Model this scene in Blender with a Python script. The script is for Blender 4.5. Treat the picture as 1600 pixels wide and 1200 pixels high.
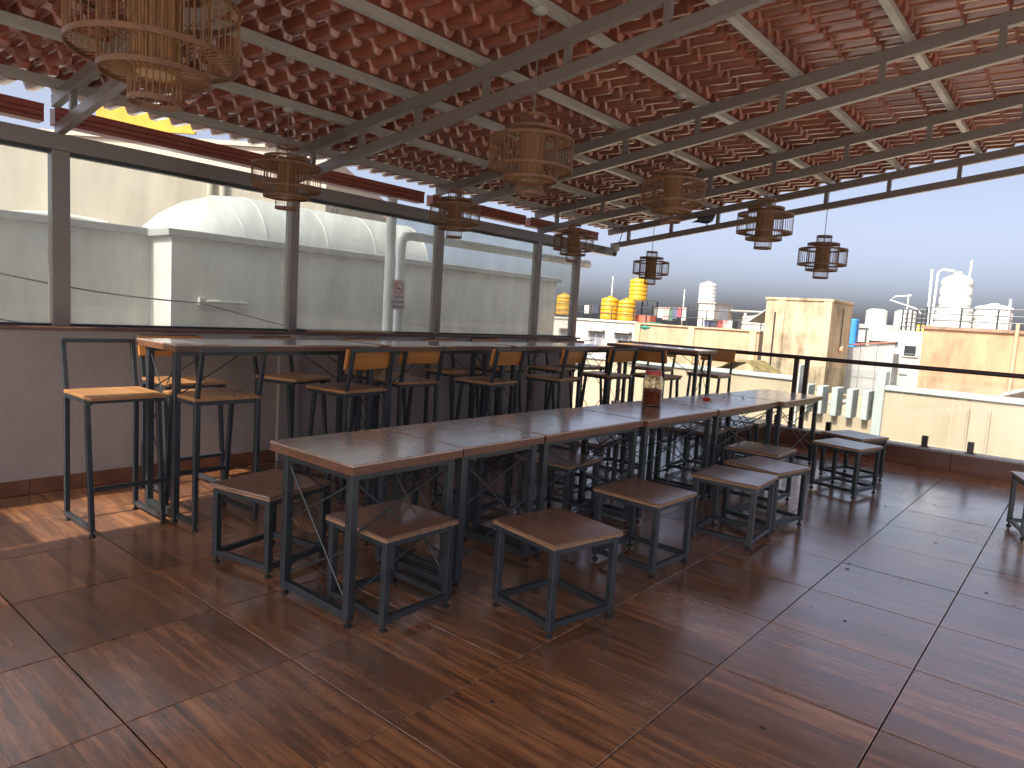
import bpy, bmesh, math, random
from mathutils import Vector, Matrix
random.seed(7)
R = math.radians
# ------------------------------------------------------------------ scene, camera, light
sc = bpy.context.scene
for o in list(bpy.data.objects): bpy.data.objects.remove(o)
col = sc.collection
CAM_Z = 1.45
F_PX, YAW, PITCH, ROLL = 1085.49, 0.69516, 0.10280, 0.06201
cy, sy = math.cos(YAW), math.sin(YAW)
fw = Vector((-sy*math.cos(PITCH), cy*math.cos(PITCH), -math.sin(PITCH)))
r0 = Vector((cy, sy, 0)); u0 = r0.cross(fw)
rt = math.cos(ROLL)*r0 + math.sin(ROLL)*u0
up = -math.sin(ROLL)*r0 + math.cos(ROLL)*u0
cd = bpy.data.cameras.new('camera'); cam = bpy.data.objects.new('camera', cd); col.objects.link(cam)
M4 = Matrix((rt, up, -fw)).transposed().to_4x4(); M4.translation = Vector((0, 0, CAM_Z))
cam.matrix_world = M4
cd.sensor_width = 36; cd.lens = 36*F_PX/1600; cd.clip_start = 0.05; cd.clip_end = 2000
sc.camera = cam
SUN_EL, SUN_AZ = R(50), R(182)          # azimuth clockwise from +Y: the sun stands behind the viewer
w = bpy.data.worlds.new('World'); sc.world = w; w.use_nodes = True
nt = w.node_tree; bg = nt.nodes['Background']
sky = nt.nodes.new('ShaderNodeTexSky'); sky.sky_type = 'NISHITA'; sky.sun_disc = False
sky.sun_elevation = SUN_EL; sky.sun_rotation = SUN_AZ
sky.air_density = .30; sky.dust_density = 4.9; sky.ozone_density = .8
hz = nt.nodes.new('ShaderNodeHueSaturation'); hz.inputs['Saturation'].default_value = .68
nt.links.new(sky.outputs[0], hz.inputs['Color']); nt.links.new(hz.outputs[0], bg.inputs[0]); bg.inputs[1].default_value = 0.145
sd = bpy.data.lights.new('sun', 'SUN'); sd.energy = 3.0; sd.angle = R(0.5); sd.color = (1, .93, .82)
sun = bpy.data.objects.new('sun', sd); col.objects.link(sun)
sdir = Vector((math.sin(SUN_AZ)*math.cos(SUN_EL), math.cos(SUN_AZ)*math.cos(SUN_EL), math.sin(SUN_EL)))
sun.rotation_euler = sdir.to_track_quat('Z', 'Y').to_euler()
sc.view_settings.view_transform = 'Standard'; sc.view_settings.look = 'None'
sc.view_settings.exposure = 1.55; sc.view_settings.gamma = 1
sc.render.engine = 'CYCLES'
sc.cycles.max_bounces = 10; sc.cycles.diffuse_bounces = 5; sc.cycles.transparent_max_bounces = 16
# ------------------------------------------------------------------ materials
MATS = {}
def mat(name, c, rough=.6, metal=0, var=.12, scale=6, bump=0, coat=0, stretch=(1, 1, 1), c2=None, spec=.5, rvar=.1):
    if name in MATS: return MATS[name]
    m = bpy.data.materials.new(name); m.use_nodes = True; n = m.node_tree.nodes; l = m.node_tree.links
    b = n['Principled BSDF']; tc = n.new('ShaderNodeTexCoord'); mp = n.new('ShaderNodeMapping')
    mp.inputs['Scale'].default_value = stretch; l.new(tc.outputs['Object'], mp.inputs[0])
    ns = n.new('ShaderNodeTexNoise'); ns.inputs['Scale'].default_value = scale; ns.inputs['Detail'].default_value = 7
    ns.inputs['Roughness'].default_value = .65; l.new(mp.outputs[0], ns.inputs['Vector'])
    cr = n.new('ShaderNodeValToRGB'); d = c2 or tuple(x*(1-2*var) for x in c)
    cr.color_ramp.elements[0].position = .32; cr.color_ramp.elements[0].color = (*d, 1)
    cr.color_ramp.elements[1].position = .68; cr.color_ramp.elements[1].color = (*c, 1)
    l.new(ns.outputs[0], cr.inputs[0]); l.new(cr.outputs[0], b.inputs['Base Color'])
    mr = n.new('ShaderNodeMapRange'); mr.inputs[3].default_value = max(0.02, rough-rvar); mr.inputs[4].default_value = min(1, rough+rvar)
    l.new(ns.outputs[0], mr.inputs[0]); l.new(mr.outputs[0], b.inputs['Roughness'])
    b.inputs['Metallic'].default_value = metal; b.inputs['Specular IOR Level'].default_value = spec
    if coat: b.inputs['Coat Weight'].default_value = coat; b.inputs['Coat Roughness'].default_value = .2
    if bump:
        bp = n.new('ShaderNodeBump'); bp.inputs['Strength'].default_value = bump; bp.inputs['Distance'].default_value = .01
        l.new(ns.outputs[0], bp.inputs['Height']); l.new(bp.outputs[0], b.inputs['Normal'])
    MATS[name] = m; return m
def stained(name, c, stain, amount=.5, scale=.6, rough=.85, streak=True, lo=.2, hi=.42):
    """painted masonry with rain streaks, patches and fine grain"""
    if name in MATS: return MATS[name]
    m = bpy.data.materials.new(name); m.use_nodes = True; n = m.node_tree.nodes; l = m.node_tree.links; b = n['Principled BSDF']
    tc = n.new('ShaderNodeTexCoord'); b.inputs['Roughness'].default_value = rough; b.inputs['Specular IOR Level'].default_value = .25
    def noise(s, st, det=6):
        mp = n.new('ShaderNodeMapping'); mp.inputs['Scale'].default_value = st; l.new(tc.outputs['Object'], mp.inputs[0])
        t = n.new('ShaderNodeTexNoise'); t.inputs['Scale'].default_value = s; t.inputs['Detail'].default_value = det; t.inputs['Roughness'].default_value = .62
        l.new(mp.outputs[0], t.inputs['Vector']); return t
    a = noise(scale*4, (1, 1, .22) if streak else (1, 1, 1)); g = noise(scale*1.3, (1, 1, 1)); fine = noise(38, (1, 1, 1), 3)
    mul = n.new('ShaderNodeMath'); mul.operation = 'MULTIPLY'; l.new(a.outputs[0], mul.inputs[0]); l.new(g.outputs[0], mul.inputs[1])
    cr = n.new('ShaderNodeValToRGB'); cr.color_ramp.elements[0].position = lo; cr.color_ramp.elements[0].color = (0, 0, 0, 1)
    cr.color_ramp.elements[1].position = hi; cr.color_ramp.elements[1].color = (amount, amount, amount, 1); l.new(mul.outputs[0], cr.inputs[0])
    mx = n.new('ShaderNodeMix'); mx.data_type = 'RGBA'; mx.inputs[6].default_value = (*c, 1); mx.inputs[7].default_value = (*stain, 1)
    l.new(cr.outputs[0], mx.inputs[0])
    hv = n.new('ShaderNodeHueSaturation'); mr = n.new('ShaderNodeMapRange'); mr.inputs[3].default_value = .86; mr.inputs[4].default_value = 1.1
    l.new(fine.outputs[0], mr.inputs[0]); l.new(mr.outputs[0], hv.inputs['Value']); l.new(mx.outputs[2], hv.inputs['Color']); l.new(hv.outputs[0], b.inputs['Base Color'])
    bp = n.new('ShaderNodeBump'); bp.inputs['Strength'].default_value = .25; bp.inputs['Distance'].default_value = .01
    l.new(fine.outputs[0], bp.inputs['Height']); l.new(bp.outputs[0], b.inputs['Normal'])
    MATS[name] = m; return m
def wood(name, c1, c2, rough=.4, axis=0, scale=1.0, coat=.0, dirt=.3):
    """varnished board: grain along one axis, per-object shift, worn and dusty roughness"""
    if name in MATS: return MATS[name]
    m = bpy.data.materials.new(name); m.use_nodes = True; n = m.node_tree.nodes; l = m.node_tree.links; b = n['Principled BSDF']
    tc = n.new('ShaderNodeTexCoord'); oi = n.new('ShaderNodeObjectInfo'); ad = n.new('ShaderNodeVectorMath'); ad.operation = 'ADD'
    sc_ = n.new('ShaderNodeVectorMath'); sc_.operation = 'SCALE'; sc_.inputs['Scale'].default_value = 37
    cb = n.new('ShaderNodeCombineXYZ')
    for i in range(3): l.new(oi.outputs['Random'], cb.inputs[i])
    l.new(cb.outputs[0], sc_.inputs[0]); l.new(tc.outputs['Object'], ad.inputs[0]); l.new(sc_.outputs[0], ad.inputs[1])
    st = [9*scale]*3; st[axis] = .8*scale
    mp = n.new('ShaderNodeMapping'); mp.inputs['Scale'].default_value = st; l.new(ad.outputs[0], mp.inputs[0])
    g = n.new('ShaderNodeTexNoise'); g.inputs['Scale'].default_value = 2.2; g.inputs['Detail'].default_value = 9; g.inputs['Roughness'].default_value = .7
    l.new(mp.outputs[0], g.inputs['Vector'])
    cr = n.new('ShaderNodeValToRGB'); cr.color_ramp.elements[0].position = .3; cr.color_ramp.elements[0].color = (*c2, 1)
    cr.color_ramp.elements[1].position = .7; cr.color_ramp.elements[1].color = (*c1, 1); l.new(g.outputs[0], cr.inputs[0])
    s = n.new('ShaderNodeTexNoise'); s.inputs['Scale'].default_value = 4; s.inputs['Detail'].default_value = 5; l.new(ad.outputs[0], s.inputs['Vector'])
    hv = n.new('ShaderNodeHueSaturation'); mr = n.new('ShaderNodeMapRange'); mr.inputs[3].default_value = 1-dirt; mr.inputs[4].default_value = 1+dirt
    l.new(s.outputs[0], mr.inputs[0]); l.new(mr.outputs[0], hv.inputs['Value']); l.new(cr.outputs[0], hv.inputs['Color']); l.new(hv.outputs[0], b.inputs['Base Color'])
    r2 = n.new('ShaderNodeMapRange'); r2.inputs[1].default_value = .3; r2.inputs[2].default_value = .7; r2.inputs[3].default_value = rough-.1; r2.inputs[4].default_value = rough+.12
    l.new(s.outputs[0], r2.inputs[0]); l.new(r2.outputs[0], b.inputs['Roughness'])
    if coat: b.inputs['Coat Weight'].default_value = coat; b.inputs['Coat Roughness'].default_value = .13; b.inputs['Coat IOR'].default_value = 2.0
    bp = n.new('ShaderNodeBump'); bp.inputs['Strength'].default_value = .08; bp.inputs['Distance'].default_value = .004
    l.new(g.outputs[0], bp.inputs['Height']); l.new(bp.outputs[0], b.inputs['Normal'])
    MATS[name] = m; return m
def tile_mat():
    """glazed wood-print floor tile: two printed planks per tile, colour by tile, smudges and dusty wear"""
    m = bpy.data.materials.new('wood_print_tile'); m.use_nodes = True; n = m.node_tree.nodes; l = m.node_tree.links; b = n['Principled BSDF']
    tc = n.new('ShaderNodeTexCoord'); oi = n.new('ShaderNodeObjectInfo'); geo = n.new('ShaderNodeNewGeometry')
    sx = n.new('ShaderNodeSeparateXYZ'); l.new(tc.outputs['Object'], sx.inputs[0])
    def math_(op, a_, b_=None):
        q = n.new('ShaderNodeMath'); q.operation = op
        for i_, v_ in enumerate((a_, b_)):
            if v_ is None: continue
            if isinstance(v_, (int, float)): q.inputs[i_].default_value = v_
            else: l.new(v_, q.inputs[i_])
        return q.outputs[0]
    yy = math_('ADD', math_('MULTIPLY', sx.outputs['Y'], 4/.63), 2.0); pidx = math_('FLOOR', yy); pfr = math_('FRACT', yy)
    rnd_o = math_('ADD', oi.outputs['Random'], math_('MULTIPLY', pidx, .2371))
    wn = n.new('ShaderNodeTexWhiteNoise'); wn.noise_dimensions = '1D'; l.new(rnd_o, wn.inputs['W'])
    off = n.new('ShaderNodeVectorMath'); off.operation = 'SCALE'; off.inputs['Scale'].default_value = 23; l.new(wn.outputs['Color'], off.inputs[0])
    ad = n.new('ShaderNodeVectorMath'); ad.operation = 'ADD'; l.new(tc.outputs['Object'], ad.inputs[0]); l.new(off.outputs[0], ad.inputs[1])
    mp = n.new('ShaderNodeMapping'); mp.inputs['Scale'].default_value = (1.3, 16, 1); l.new(ad.outputs[0], mp.inputs[0])
    g = n.new('ShaderNodeTexNoise'); g.inputs['Scale'].default_value = 1.6; g.inputs['Detail'].default_value = 9; g.inputs['Roughness'].default_value = .68; l.new(mp.outputs[0], g.inputs['Vector'])
    cr = n.new('ShaderNodeValToRGB'); e = cr.color_ramp.elements
    e[0].position = .30; e[0].color = (.045, .018, .010, 1); e[1].position = .70; e[1].color = (.42, .18, .066, 1)
    x = e.new(.5); x.color = (.22, .086, .032, 1); l.new(g.outputs[0], cr.inputs[0])
    # plank tone
    tone = n.new('ShaderNodeMapRange'); tone.inputs[3].default_value = .6; tone.inputs[4].default_value = 1.3; l.new(wn.outputs['Value'], tone.inputs[0])
    hv = n.new('ShaderNodeHueSaturation'); l.new(tone.outputs[0], hv.inputs['Value']); l.new(cr.outputs[0], hv.inputs['Color'])
    # dark printed knots
    mk = n.new('ShaderNodeMapping'); mk.inputs['Scale'].default_value = (2.2, 8, 1); l.new(ad.outputs[0], mk.inputs[0])
    k = n.new('ShaderNodeTexNoise'); k.inputs['Scale'].default_value = 1.5; k.inputs['Detail'].default_value = 3; l.new(mk.outputs[0], k.inputs['Vector'])
    kr = n.new('ShaderNodeValToRGB'); kr.color_ramp.elements[0].position = .60; kr.color_ramp.elements[0].color = (0, 0, 0, 1); kr.color_ramp.elements[1].position = .80; kr.color_ramp.elements[1].color = (.8, .8, .8, 1)
    l.new(k.outputs[0], kr.inputs[0])
    mx = n.new('ShaderNodeMix'); mx.data_type = 'RGBA'; l.new(kr.outputs[0], mx.inputs[0]); l.new(hv.outputs[0], mx.inputs[6]); mx.inputs[7].default_value = (.045, .026, .02, 1)
    # printed plank seam
    edge = math_('MINIMUM', pfr, math_('SUBTRACT', 1.0, pfr)); lt_o = math_('LESS_THAN', edge, .0085)
    m2 = n.new('ShaderNodeMix'); m2.data_type = 'RGBA'; l.new(lt_o, m2.inputs[0]); l.new(mx.outputs[2], m2.inputs[6]); m2.inputs[7].default_value = (.05, .022, .012, 1)
    # dust and scuffs lie across all tiles (world position)
    d = n.new('ShaderNodeTexNoise'); d.inputs['Scale'].default_value = 1.1; d.inputs['Detail'].default_value = 10; d.inputs['Roughness'].default_value = .72; l.new(geo.outputs['Position'], d.inputs['Vector'])
    dr = n.new('ShaderNodeMapRange'); dr.inputs[1].default_value = .42; dr.inputs[2].default_value = .75; dr.inputs[3].default_value = .02; dr.inputs[4].default_value = .34; l.new(d.outputs[0], dr.inputs[0])
    m3 = n.new('ShaderNodeMix'); m3.data_type = 'RGBA'; l.new(dr.outputs[0], m3.inputs[0]); l.new(m2.outputs[2], m3.inputs[6]); m3.inputs[7].default_value = (.23, .17, .145, 1)
    f = n.new('ShaderNodeTexNoise'); f.inputs['Scale'].default_value = 9; f.inputs['Detail'].default_value = 8; f.inputs['Roughness'].default_value = .7; l.new(geo.outputs['Position'], f.inputs['Vector'])
    fr = n.new('ShaderNodeValToRGB'); fr.color_ramp.elements[0].position = .76; fr.color_ramp.elements[0].color = (0, 0, 0, 1); fr.color_ramp.elements[1].position = .86; fr.color_ramp.elements[1].color = (.4, .4, .4, 1); l.new(f.outputs[0], fr.inputs[0])
    m4 = n.new('ShaderNodeMix'); m4.data_type = 'RGBA'; l.new(fr.outputs[0], m4.inputs[0]); l.new(m3.outputs[2], m4.inputs[6]); m4.inputs[7].default_value = (.06, .045, .04, 1)
    l.new(m4.outputs[2], b.inputs['Base Color'])
    ro = n.new('ShaderNodeMapRange'); ro.inputs[1].default_value = .3; ro.inputs[2].default_value = .72; ro.inputs[3].default_value = .13; ro.inputs[4].default_value = .32; l.new(d.outputs[0], ro.inputs[0]); l.new(ro.outputs[0], b.inputs['Roughness'])
    b.inputs['Specular IOR Level'].default_value = .6; b.inputs['Coat Weight'].default_value = 1; b.inputs['Coat IOR'].default_value = 2.2; b.inputs['Coat Roughness'].default_value = .2; l.new(ro.outputs[0], b.inputs['Coat Roughness'])
    bp = n.new('ShaderNodeBump'); bp.inputs['Strength'].default_value = .05; bp.inputs['Distance'].default_value = .003; l.new(g.outputs[0], bp.inputs['Height']); l.new(bp.outputs[0], b.inputs['Normal'])
    return m
def pane_mat(name, tint, dirt, dcol=(.6, .6, .56)):
    m = bpy.data.materials.new(name); m.use_nodes = True; n = m.node_tree.nodes; l = m.node_tree.links; n.remove(n['Principled BSDF'])
    out = n['Material Output']; tr = n.new('ShaderNodeBsdfTransparent'); tr.inputs[0].default_value = (*tint, 1)
    gl = n.new('ShaderNodeBsdfGlossy'); gl.inputs['Roughness'].default_value = .01; gl.inputs['Color'].default_value = (1, 1, 1, 1)
    fr = n.new('ShaderNodeFresnel'); fr.inputs['IOR'].default_value = 1.62
    ge = n.new('ShaderNodeNewGeometry'); iv = n.new('ShaderNodeMath'); iv.operation = 'SUBTRACT'; iv.inputs[0].default_value = 1; l.new(ge.outputs['Backfacing'], iv.inputs[1])
    ml = n.new('ShaderNodeMath'); ml.operation = 'MULTIPLY'; l.new(fr.outputs[0], ml.inputs[0]); l.new(iv.outputs[0], ml.inputs[1])
    mx = n.new('ShaderNodeMixShader'); l.new(ml.outputs[0], mx.inputs[0]); l.new(tr.outputs[0], mx.inputs[1]); l.new(gl.outputs[0], mx.inputs[2])
    df = n.new('ShaderNodeBsdfDiffuse'); df.inputs[0].default_value = (*dcol, 1)
    tc = n.new('ShaderNodeTexCoord'); mp = n.new('ShaderNodeMapping'); mp.inputs['Scale'].default_value = (1, 1.5, .35); l.new(tc.outputs['Object'], mp.inputs[0])
    ns = n.new('ShaderNodeTexNoise'); ns.inputs['Scale'].default_value = 3; ns.inputs['Detail'].default_value = 7; l.new(mp.outputs[0], ns.inputs['Vector'])
    mr = n.new('ShaderNodeMapRange'); mr.inputs[1].default_value = .3; mr.inputs[2].default_value = .7; mr.inputs[3].default_value = dirt*.6; mr.inputs[4].default_value = dirt*1.4; l.new(ns.outputs[0], mr.inputs[0])
    m2 = n.new('ShaderNodeMixShader'); l.new(mr.outputs[0], m2.inputs[0]); l.new(mx.outputs[0], m2.inputs[1]); l.new(df.outputs[0], m2.inputs[2]); l.new(m2.outputs[0], out.inputs[0])
    return m
M_TILE = tile_mat()
M_PANE = pane_mat('dusty_glass', (.93, .97, .95), .20)
M_BAL = pane_mat('balustrade_glass', (.95, .98, .97), .05)
M_STEEL = mat('dark_blue_grey_steel', (.030, .037, .044), .38, .0, .25, 14, .05)
M_TRUSS = mat('brown_grey_painted_steel', (.165, .140, .128), .25, 0, .05, 4, .0, rvar=.02)
M_PURLIN = mat('grey_purlin_paint', (.30, .285, .26), .25, 0, .06, 5, .0, rvar=.02)
M_ROOF = mat('terracotta_pvc', (.27, .080, .046), .22, 0, .28, 2.2, .0, coat=.4)
_n = M_ROOF.node_tree.nodes; _l = M_ROOF.node_tree.links
_t = _n.new('ShaderNodeBsdfTranslucent'); _t.inputs[0].default_value = (.62, .20, .10, 1); _mx = _n.new('ShaderNodeMixShader'); _mx.inputs[0].default_value = .07
_l.new(_n['Principled BSDF'].outputs[0], _mx.inputs[1]); _l.new(_t.outputs[0], _mx.inputs[2]); _l.new(_mx.outputs[0], _n['Material Output'].inputs[0])
M_GUTTER = mat('maroon_gutter', (.24, .060, .038), .38, 0, .12, 3)
M_LAM = wood('brown_laminate_top', (.40, .285, .235), (.28, .185, .145), .30, 1, .8, coat=1, dirt=.22)  # lighter than the laminate's own brown: reflected sheen put into the base colour
M_LAMX = wood('brown_laminate_top_across', (.190, .100, .068), (.105, .052, .036), .36, 0, .8, dirt=.22)
M_EDGE = wood('brown_edge_band', (.17, .075, .038), (.085, .036, .02), .5, 1, 1.2)
M_STOOL = wood('worn_brown_seat', (.26, .135, .085), (.12, .062, .042), .38, 0, .8, coat=.6, dirt=.35)
M_CHIP = wood('chipped_ply_edge', (.36, .22, .12), (.11, .055, .035), .75, 0, 3)
M_SEAT = wood('orange_brown_seat', (.40, .205, .085), (.25, .115, .042), .36, 0, .9, dirt=.2)
M_BOARD = wood('orange_backrest_board', (.46, .190, .045), (.30, .110, .024), .4, 1, .8, dirt=.15)
M_RUB = mat('black_rubber', (.012, .012, .013), .7)
M_WALL = stained('mauve_wall_paint', (.37, .315, .295), (.24, .195, .18), .6, .8)
M_SKIRT = mat('brown_skirting_tile', (.22, .085, .045), .4, 0, .3, 5)
M_SILL = mat('brown_sill_stone', (.17, .085, .06), .35, 0, .2, 8)
M_BAMB = mat('bamboo_cane', (.22, .10, .038), .5, 0, .25, 20)
M_BAMBD = mat('dark_bamboo_ring', (.17, .072, .028), .45, 0, .25, 12)
M_SHADE = mat('bamboo_slat_shade', (.40, .19, .065), .55, 0, .3, 26, stretch=(1, 1, .05))
M_WHITE = mat('white_plastic', (.50, .50, .475), .4, 0, .11, 2.5, stretch=(1, 1, .3))
M_PVC = mat('white_pvc_pipe', (.72, .74, .74), .35, 0, .08, 3)
M_BLACK = mat('black_plastic', (.02, .02, .022), .35)
M_CORD = mat('grey_cord', (.12, .10, .09), .7)
M_GREYC = stained('weathered_grey_concrete', (.60, .585, .55), (.34, .33, .31), .75, .8)
M_COPE = stained('grey_coping', (.34, .335, .32), (.17, .165, .155), .7, 1.2, streak=False)
M_CREAM = stained('cream_render', (.43, .37, .30), (.32, .27, .215), .35, .5)
M_PEACH = stained('peach_render', (.42, .29, .185), (.22, .15, .095), .7, .7)
M_ORANGE = stained('orange_render', (.38, .24, .145), (.16, .105, .065), .8, .7)
M_MOULD = stained('mouldy_cream_render', (.40, .315, .21), (.075, .06, .04), 1.0, .8, lo=.20, hi=.40)
M_TERR = stained('pale_bounce_terrace', (.62, .59, .54), (.42, .39, .35), .5, .5)  # pale tone chosen so the unseen terraces bounce sunlight under the roof
M_OFFW = stained('off_white_render', (.45, .435, .40), (.29, .27, .24), .5, .5)
M_PALEC = stained('pale_cream_parapet', (.38, .31, .22), (.25, .20, .135), .5, .5)
M_COPEB = stained('pale_blue_coping', (.36, .395, .385), (.24, .26, .24), .5, 1)
M_GROUND = mat('dusty_ground', (.20, .17, .14), .9, 0, .3, .2)
M_YEL = mat('yellow_tank_plastic', (.55, .28, .010), .42, 0, .14, 2.5, stretch=(1, 1, .3))
M_BLUE = mat('blue_plastic', (.03, .20, .52), .4, 0, .1, 3)
M_SILV = mat('aluminium_cladding', (.60, .60, .57), .35, .3, .06, 2)
M_GREYM = stained('grey_metal_sheet', (.30, .30, .30), (.20, .195, .19), .5, .6)
M_DARKW = mat('dark_window_glass', (.03, .035, .04), .12)
M_RAIL = mat('black_brown_rail', (.030, .018, .016), .3, 0, .2, 8)
M_KERB = wood('dark_red_wood_tile', (.125, .040, .022), (.055, .020, .013), .38, 0, .9)
M_KTOP = mat('grey_granite_coping', (.30, .29, .29), .3, 0, .2, 40)
# ------------------------------------------------------------------ helpers
def setp(o, label=None, cat=None, group=None, kind=None):
    if label: o['label'] = label
    if cat: o['category'] = cat
    if group: o['group'] = group
    if kind: o['kind'] = kind
    return o
def empty(name, loc=(0, 0, 0), rz=0, label=None, cat=None, group=None, kind=None):
    o = bpy.data.objects.new(name, None); col.objects.link(o); o.location = loc; o.rotation_euler = (0, 0, rz); o.empty_display_size = .1
    return setp(o, label, cat, group, kind)
class MB:
    def __init__(s): s.v = []; s.f = []
    def add(s, vs, fs):
        k = len(s.v); s.v += [tuple(v) for v in vs]; s.f += [tuple(i+k for i in f) for f in fs]; return s
    def box(s, x0, x1, y0, y1, z0, z1):
        return s.add([(x0, y0, z0), (x1, y0, z0), (x1, y1, z0), (x0, y1, z0), (x0, y0, z1), (x1, y0, z1), (x1, y1, z1), (x0, y1, z1)],
                     [(0, 3, 2, 1), (4, 5, 6, 7), (0, 1, 5, 4), (1, 2, 6, 5), (2, 3, 7, 6), (3, 0, 4, 7)])
    def bar(s, a, b, w, h=None, upv=(0, 0, 1)):
        """square or flat bar from a to b, w across, h along upv"""
        a, b = Vector(a), Vector(b); h = h or w; d = (b-a).normalized(); u = Vector(upv)
        if abs(d.dot(u)) > .98: u = Vector((0, 1, 0))
        x = d.cross(u).normalized(); y = x.cross(d).normalized()
        P = [p + x*i*w/2 + y*j*h/2 for p in (a, b) for i, j in ((-1, -1), (1, -1), (1, 1), (-1, 1))]
        return s.add(P, [(0, 1, 2, 3), (7, 6, 5, 4), (0, 4, 5, 1), (1, 5, 6, 2), (2, 6, 7, 3), (3, 7, 4, 0)])
    def tube(s, a, b, r, n=8, r2=None, caps=True):
        a, b = Vector(a), Vector(b); d = (b-a).normalized(); u = Vector((0, 0, 1)) if abs(d.z) < .95 else Vector((0, 1, 0))
        x = d.cross(u).normalized(); y = x.cross(d); r2 = r if r2 is None else r2
        P = [p + (x*math.cos(2*math.pi*i/n) + y*math.sin(2*math.pi*i/n))*q for p, q in ((a, r), (b, r2)) for i in range(n)]
        F = [(i, i+n, (i+1) % n+n, (i+1) % n) for i in range(n)]
        if caps: F += [tuple(range(n)), tuple(range(2*n-1, n-1, -1))]
        return s.add(P, F)
    def path(s, pts, r, n=8):
        """round pipe through points (one continuous skin)"""
        pts = [Vector(p) for p in pts]; k = len(s.v); prev = None; F = []
        for i, p in enumerate(pts):
            d = ((pts[i+1]-p) if i == 0 else (p-pts[i-1]) if i == len(pts)-1 else (pts[i+1]-pts[i-1])).normalized()
            if prev is None: x = d.orthogonal().normalized()
            else: x = (prev - d*prev.dot(d)).normalized()
            prev = x; y = d.cross(x); rr = r[i] if isinstance(r, (list, tuple)) else r
            s.v += [tuple(p + (x*math.cos(2*math.pi*j/n) + y*math.sin(2*math.pi*j/n))*rr) for j in range(n)]
            if i: F += [(k+(i-1)*n+j, k+(i-1)*n+(j+1) % n, k+i*n+(j+1) % n, k+i*n+j) for j in range(n)]
        m = len(pts); F += [tuple(k+j for j in range(n-1, -1, -1)), tuple(k+(m-1)*n+j for j in range(n))]
        s.f += F; return s
    def lathe(s, prof, n=24, c=(0, 0, 0)):
        k = len(s.v); m = len(prof)
        for r, z in prof: s.v += [(c[0]+r*math.cos(2*math.pi*j/n), c[1]+r*math.sin(2*math.pi*j/n), c[2]+z) for j in range(n)]
        for i in range(m-1): s.f += [(k+i*n+j, k+i*n+(j+1) % n, k+(i+1)*n+(j+1) % n, k+(i+1)*n+j) for j in range(n)]
        s.f += [tuple(k+j for j in range(n-1, -1, -1)), tuple(k+(m-1)*n+j for j in range(n))]
        return s
    def ring(s, r, z, w, h, n=40):
        """flat hoop: radius r, band height h, thickness w"""
        k = len(s.v)
        for j in range(n):
            c, d = math.cos(2*math.pi*j/n), math.sin(2*math.pi*j/n)
            for rr, zz in ((r-w/2, z-h/2), (r+w/2, z-h/2), (r+w/2, z+h/2), (r-w/2, z+h/2)): s.v.append((rr*c, rr*d, zz))
        for j in range(n):
            a, b = k+4*j, k+4*((j+1) % n)
            s.f += [(a+i, b+i, b+(i+1) % 4, a+(i+1) % 4) for i in range(4)]
        return s
    def mesh(s, name, m, smooth=False, bevel=0):
        me = bpy.data.meshes.new(name); me.from_pydata(s.v, [], s.f); me.update()
        bm = bmesh.new(); bm.from_mesh(me); bmesh.ops.recalc_face_normals(bm, faces=bm.faces)
        if bevel: bmesh.ops.bevel(bm, geom=list(bm.edges), offset=bevel, segments=1, affect='EDGES', clamp_overlap=True)
        bm.to_mesh(me); bm.free()
        me.materials.append(m)
        if smooth:
            for p in me.polygons: p.use_smooth = True
            try: me.set_sharp_from_angle(angle=R(40))
            except Exception: pass
        return me
    def build(s, name, m, parent=None, smooth=False, bevel=0, loc=None):
        return link(name, s.mesh(name, m, smooth, bevel), parent, loc)
def link(name, me, parent=None, loc=None, rz=0):
    o = bpy.data.objects.new(name, me); col.objects.link(o)
    if parent: o.parent = parent
    if loc: o.location = loc
    if rz: o.rotation_euler.z = rz
    return o
def copy_tree(o, parent=None):
    c = o.copy(); col.objects.link(c); c.parent = parent
    for ch in list(o.children): copy_tree(ch, c)
    return c
def place(proto, used, loc, rz, label, scale=None):
    o = copy_tree(proto) if used else proto
    o.location = loc; o.rotation_euler.z = rz; o['label'] = label
    if scale: o.scale = (scale,)*3
    return o
def ray(x, y): return fw + rt*((x-800)/F_PX) - up*((y-600)/F_PX)
# ------------------------------------------------------------------ ground and terrace
setp(MB().box(-400, 400, -300, 700, -9.6, -9.5).build('ground', M_GROUND), kind='structure')
T = .63; X0, Y0, NX, NY = -5.498, -.99, 10, 15
setp(MB().box(.905, 9, -9, 8.93, -.35, .001).build('open_terrace', M_TERR), kind='structure')  # unseen stretch, paler than the tiles to reflect sun into the room
setp(MB().box(-5.9, .90, -9, -1.0, -.35, -.001).build('rear_terrace', M_TERR), kind='structure')  # unseen floor, kept pale to bounce sunlight from behind
fl = MB().box(-5.9, .90, -.998, 9.12, -.35, -.012).build('terrace_floor', mat('dark_grout', (.035, .025, .02), .8)); setp(fl, kind='structure')
g = .003
tm = MB().box(-T/2+g, T/2-g, -T/2+g, T/2-g, -.0118, 0).mesh('tile', M_TILE, bevel=.0012)
for i in range(NX):
    for j in range(NY):
        link('tile', tm, fl, (X0+(i+.5)*T, Y0+(j+.5)*T, random.uniform(-.0006, .0006)), rz=math.pi if random.random() < .5 else 0)
yb = Y0+NY*T
bm_ = MB().box(-.6+g, .6-g, 0+g, 8.945-yb-g, -.0118, 0).mesh('border_tile', wood('border_wood_tile', (.27, .105, .045), (.14, .05, .024), .32, 0, .7), bevel=.0012)
for i in range(5): link('border_tile', bm_, fl, (-4.9+1.2*i, yb, 0))
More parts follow.
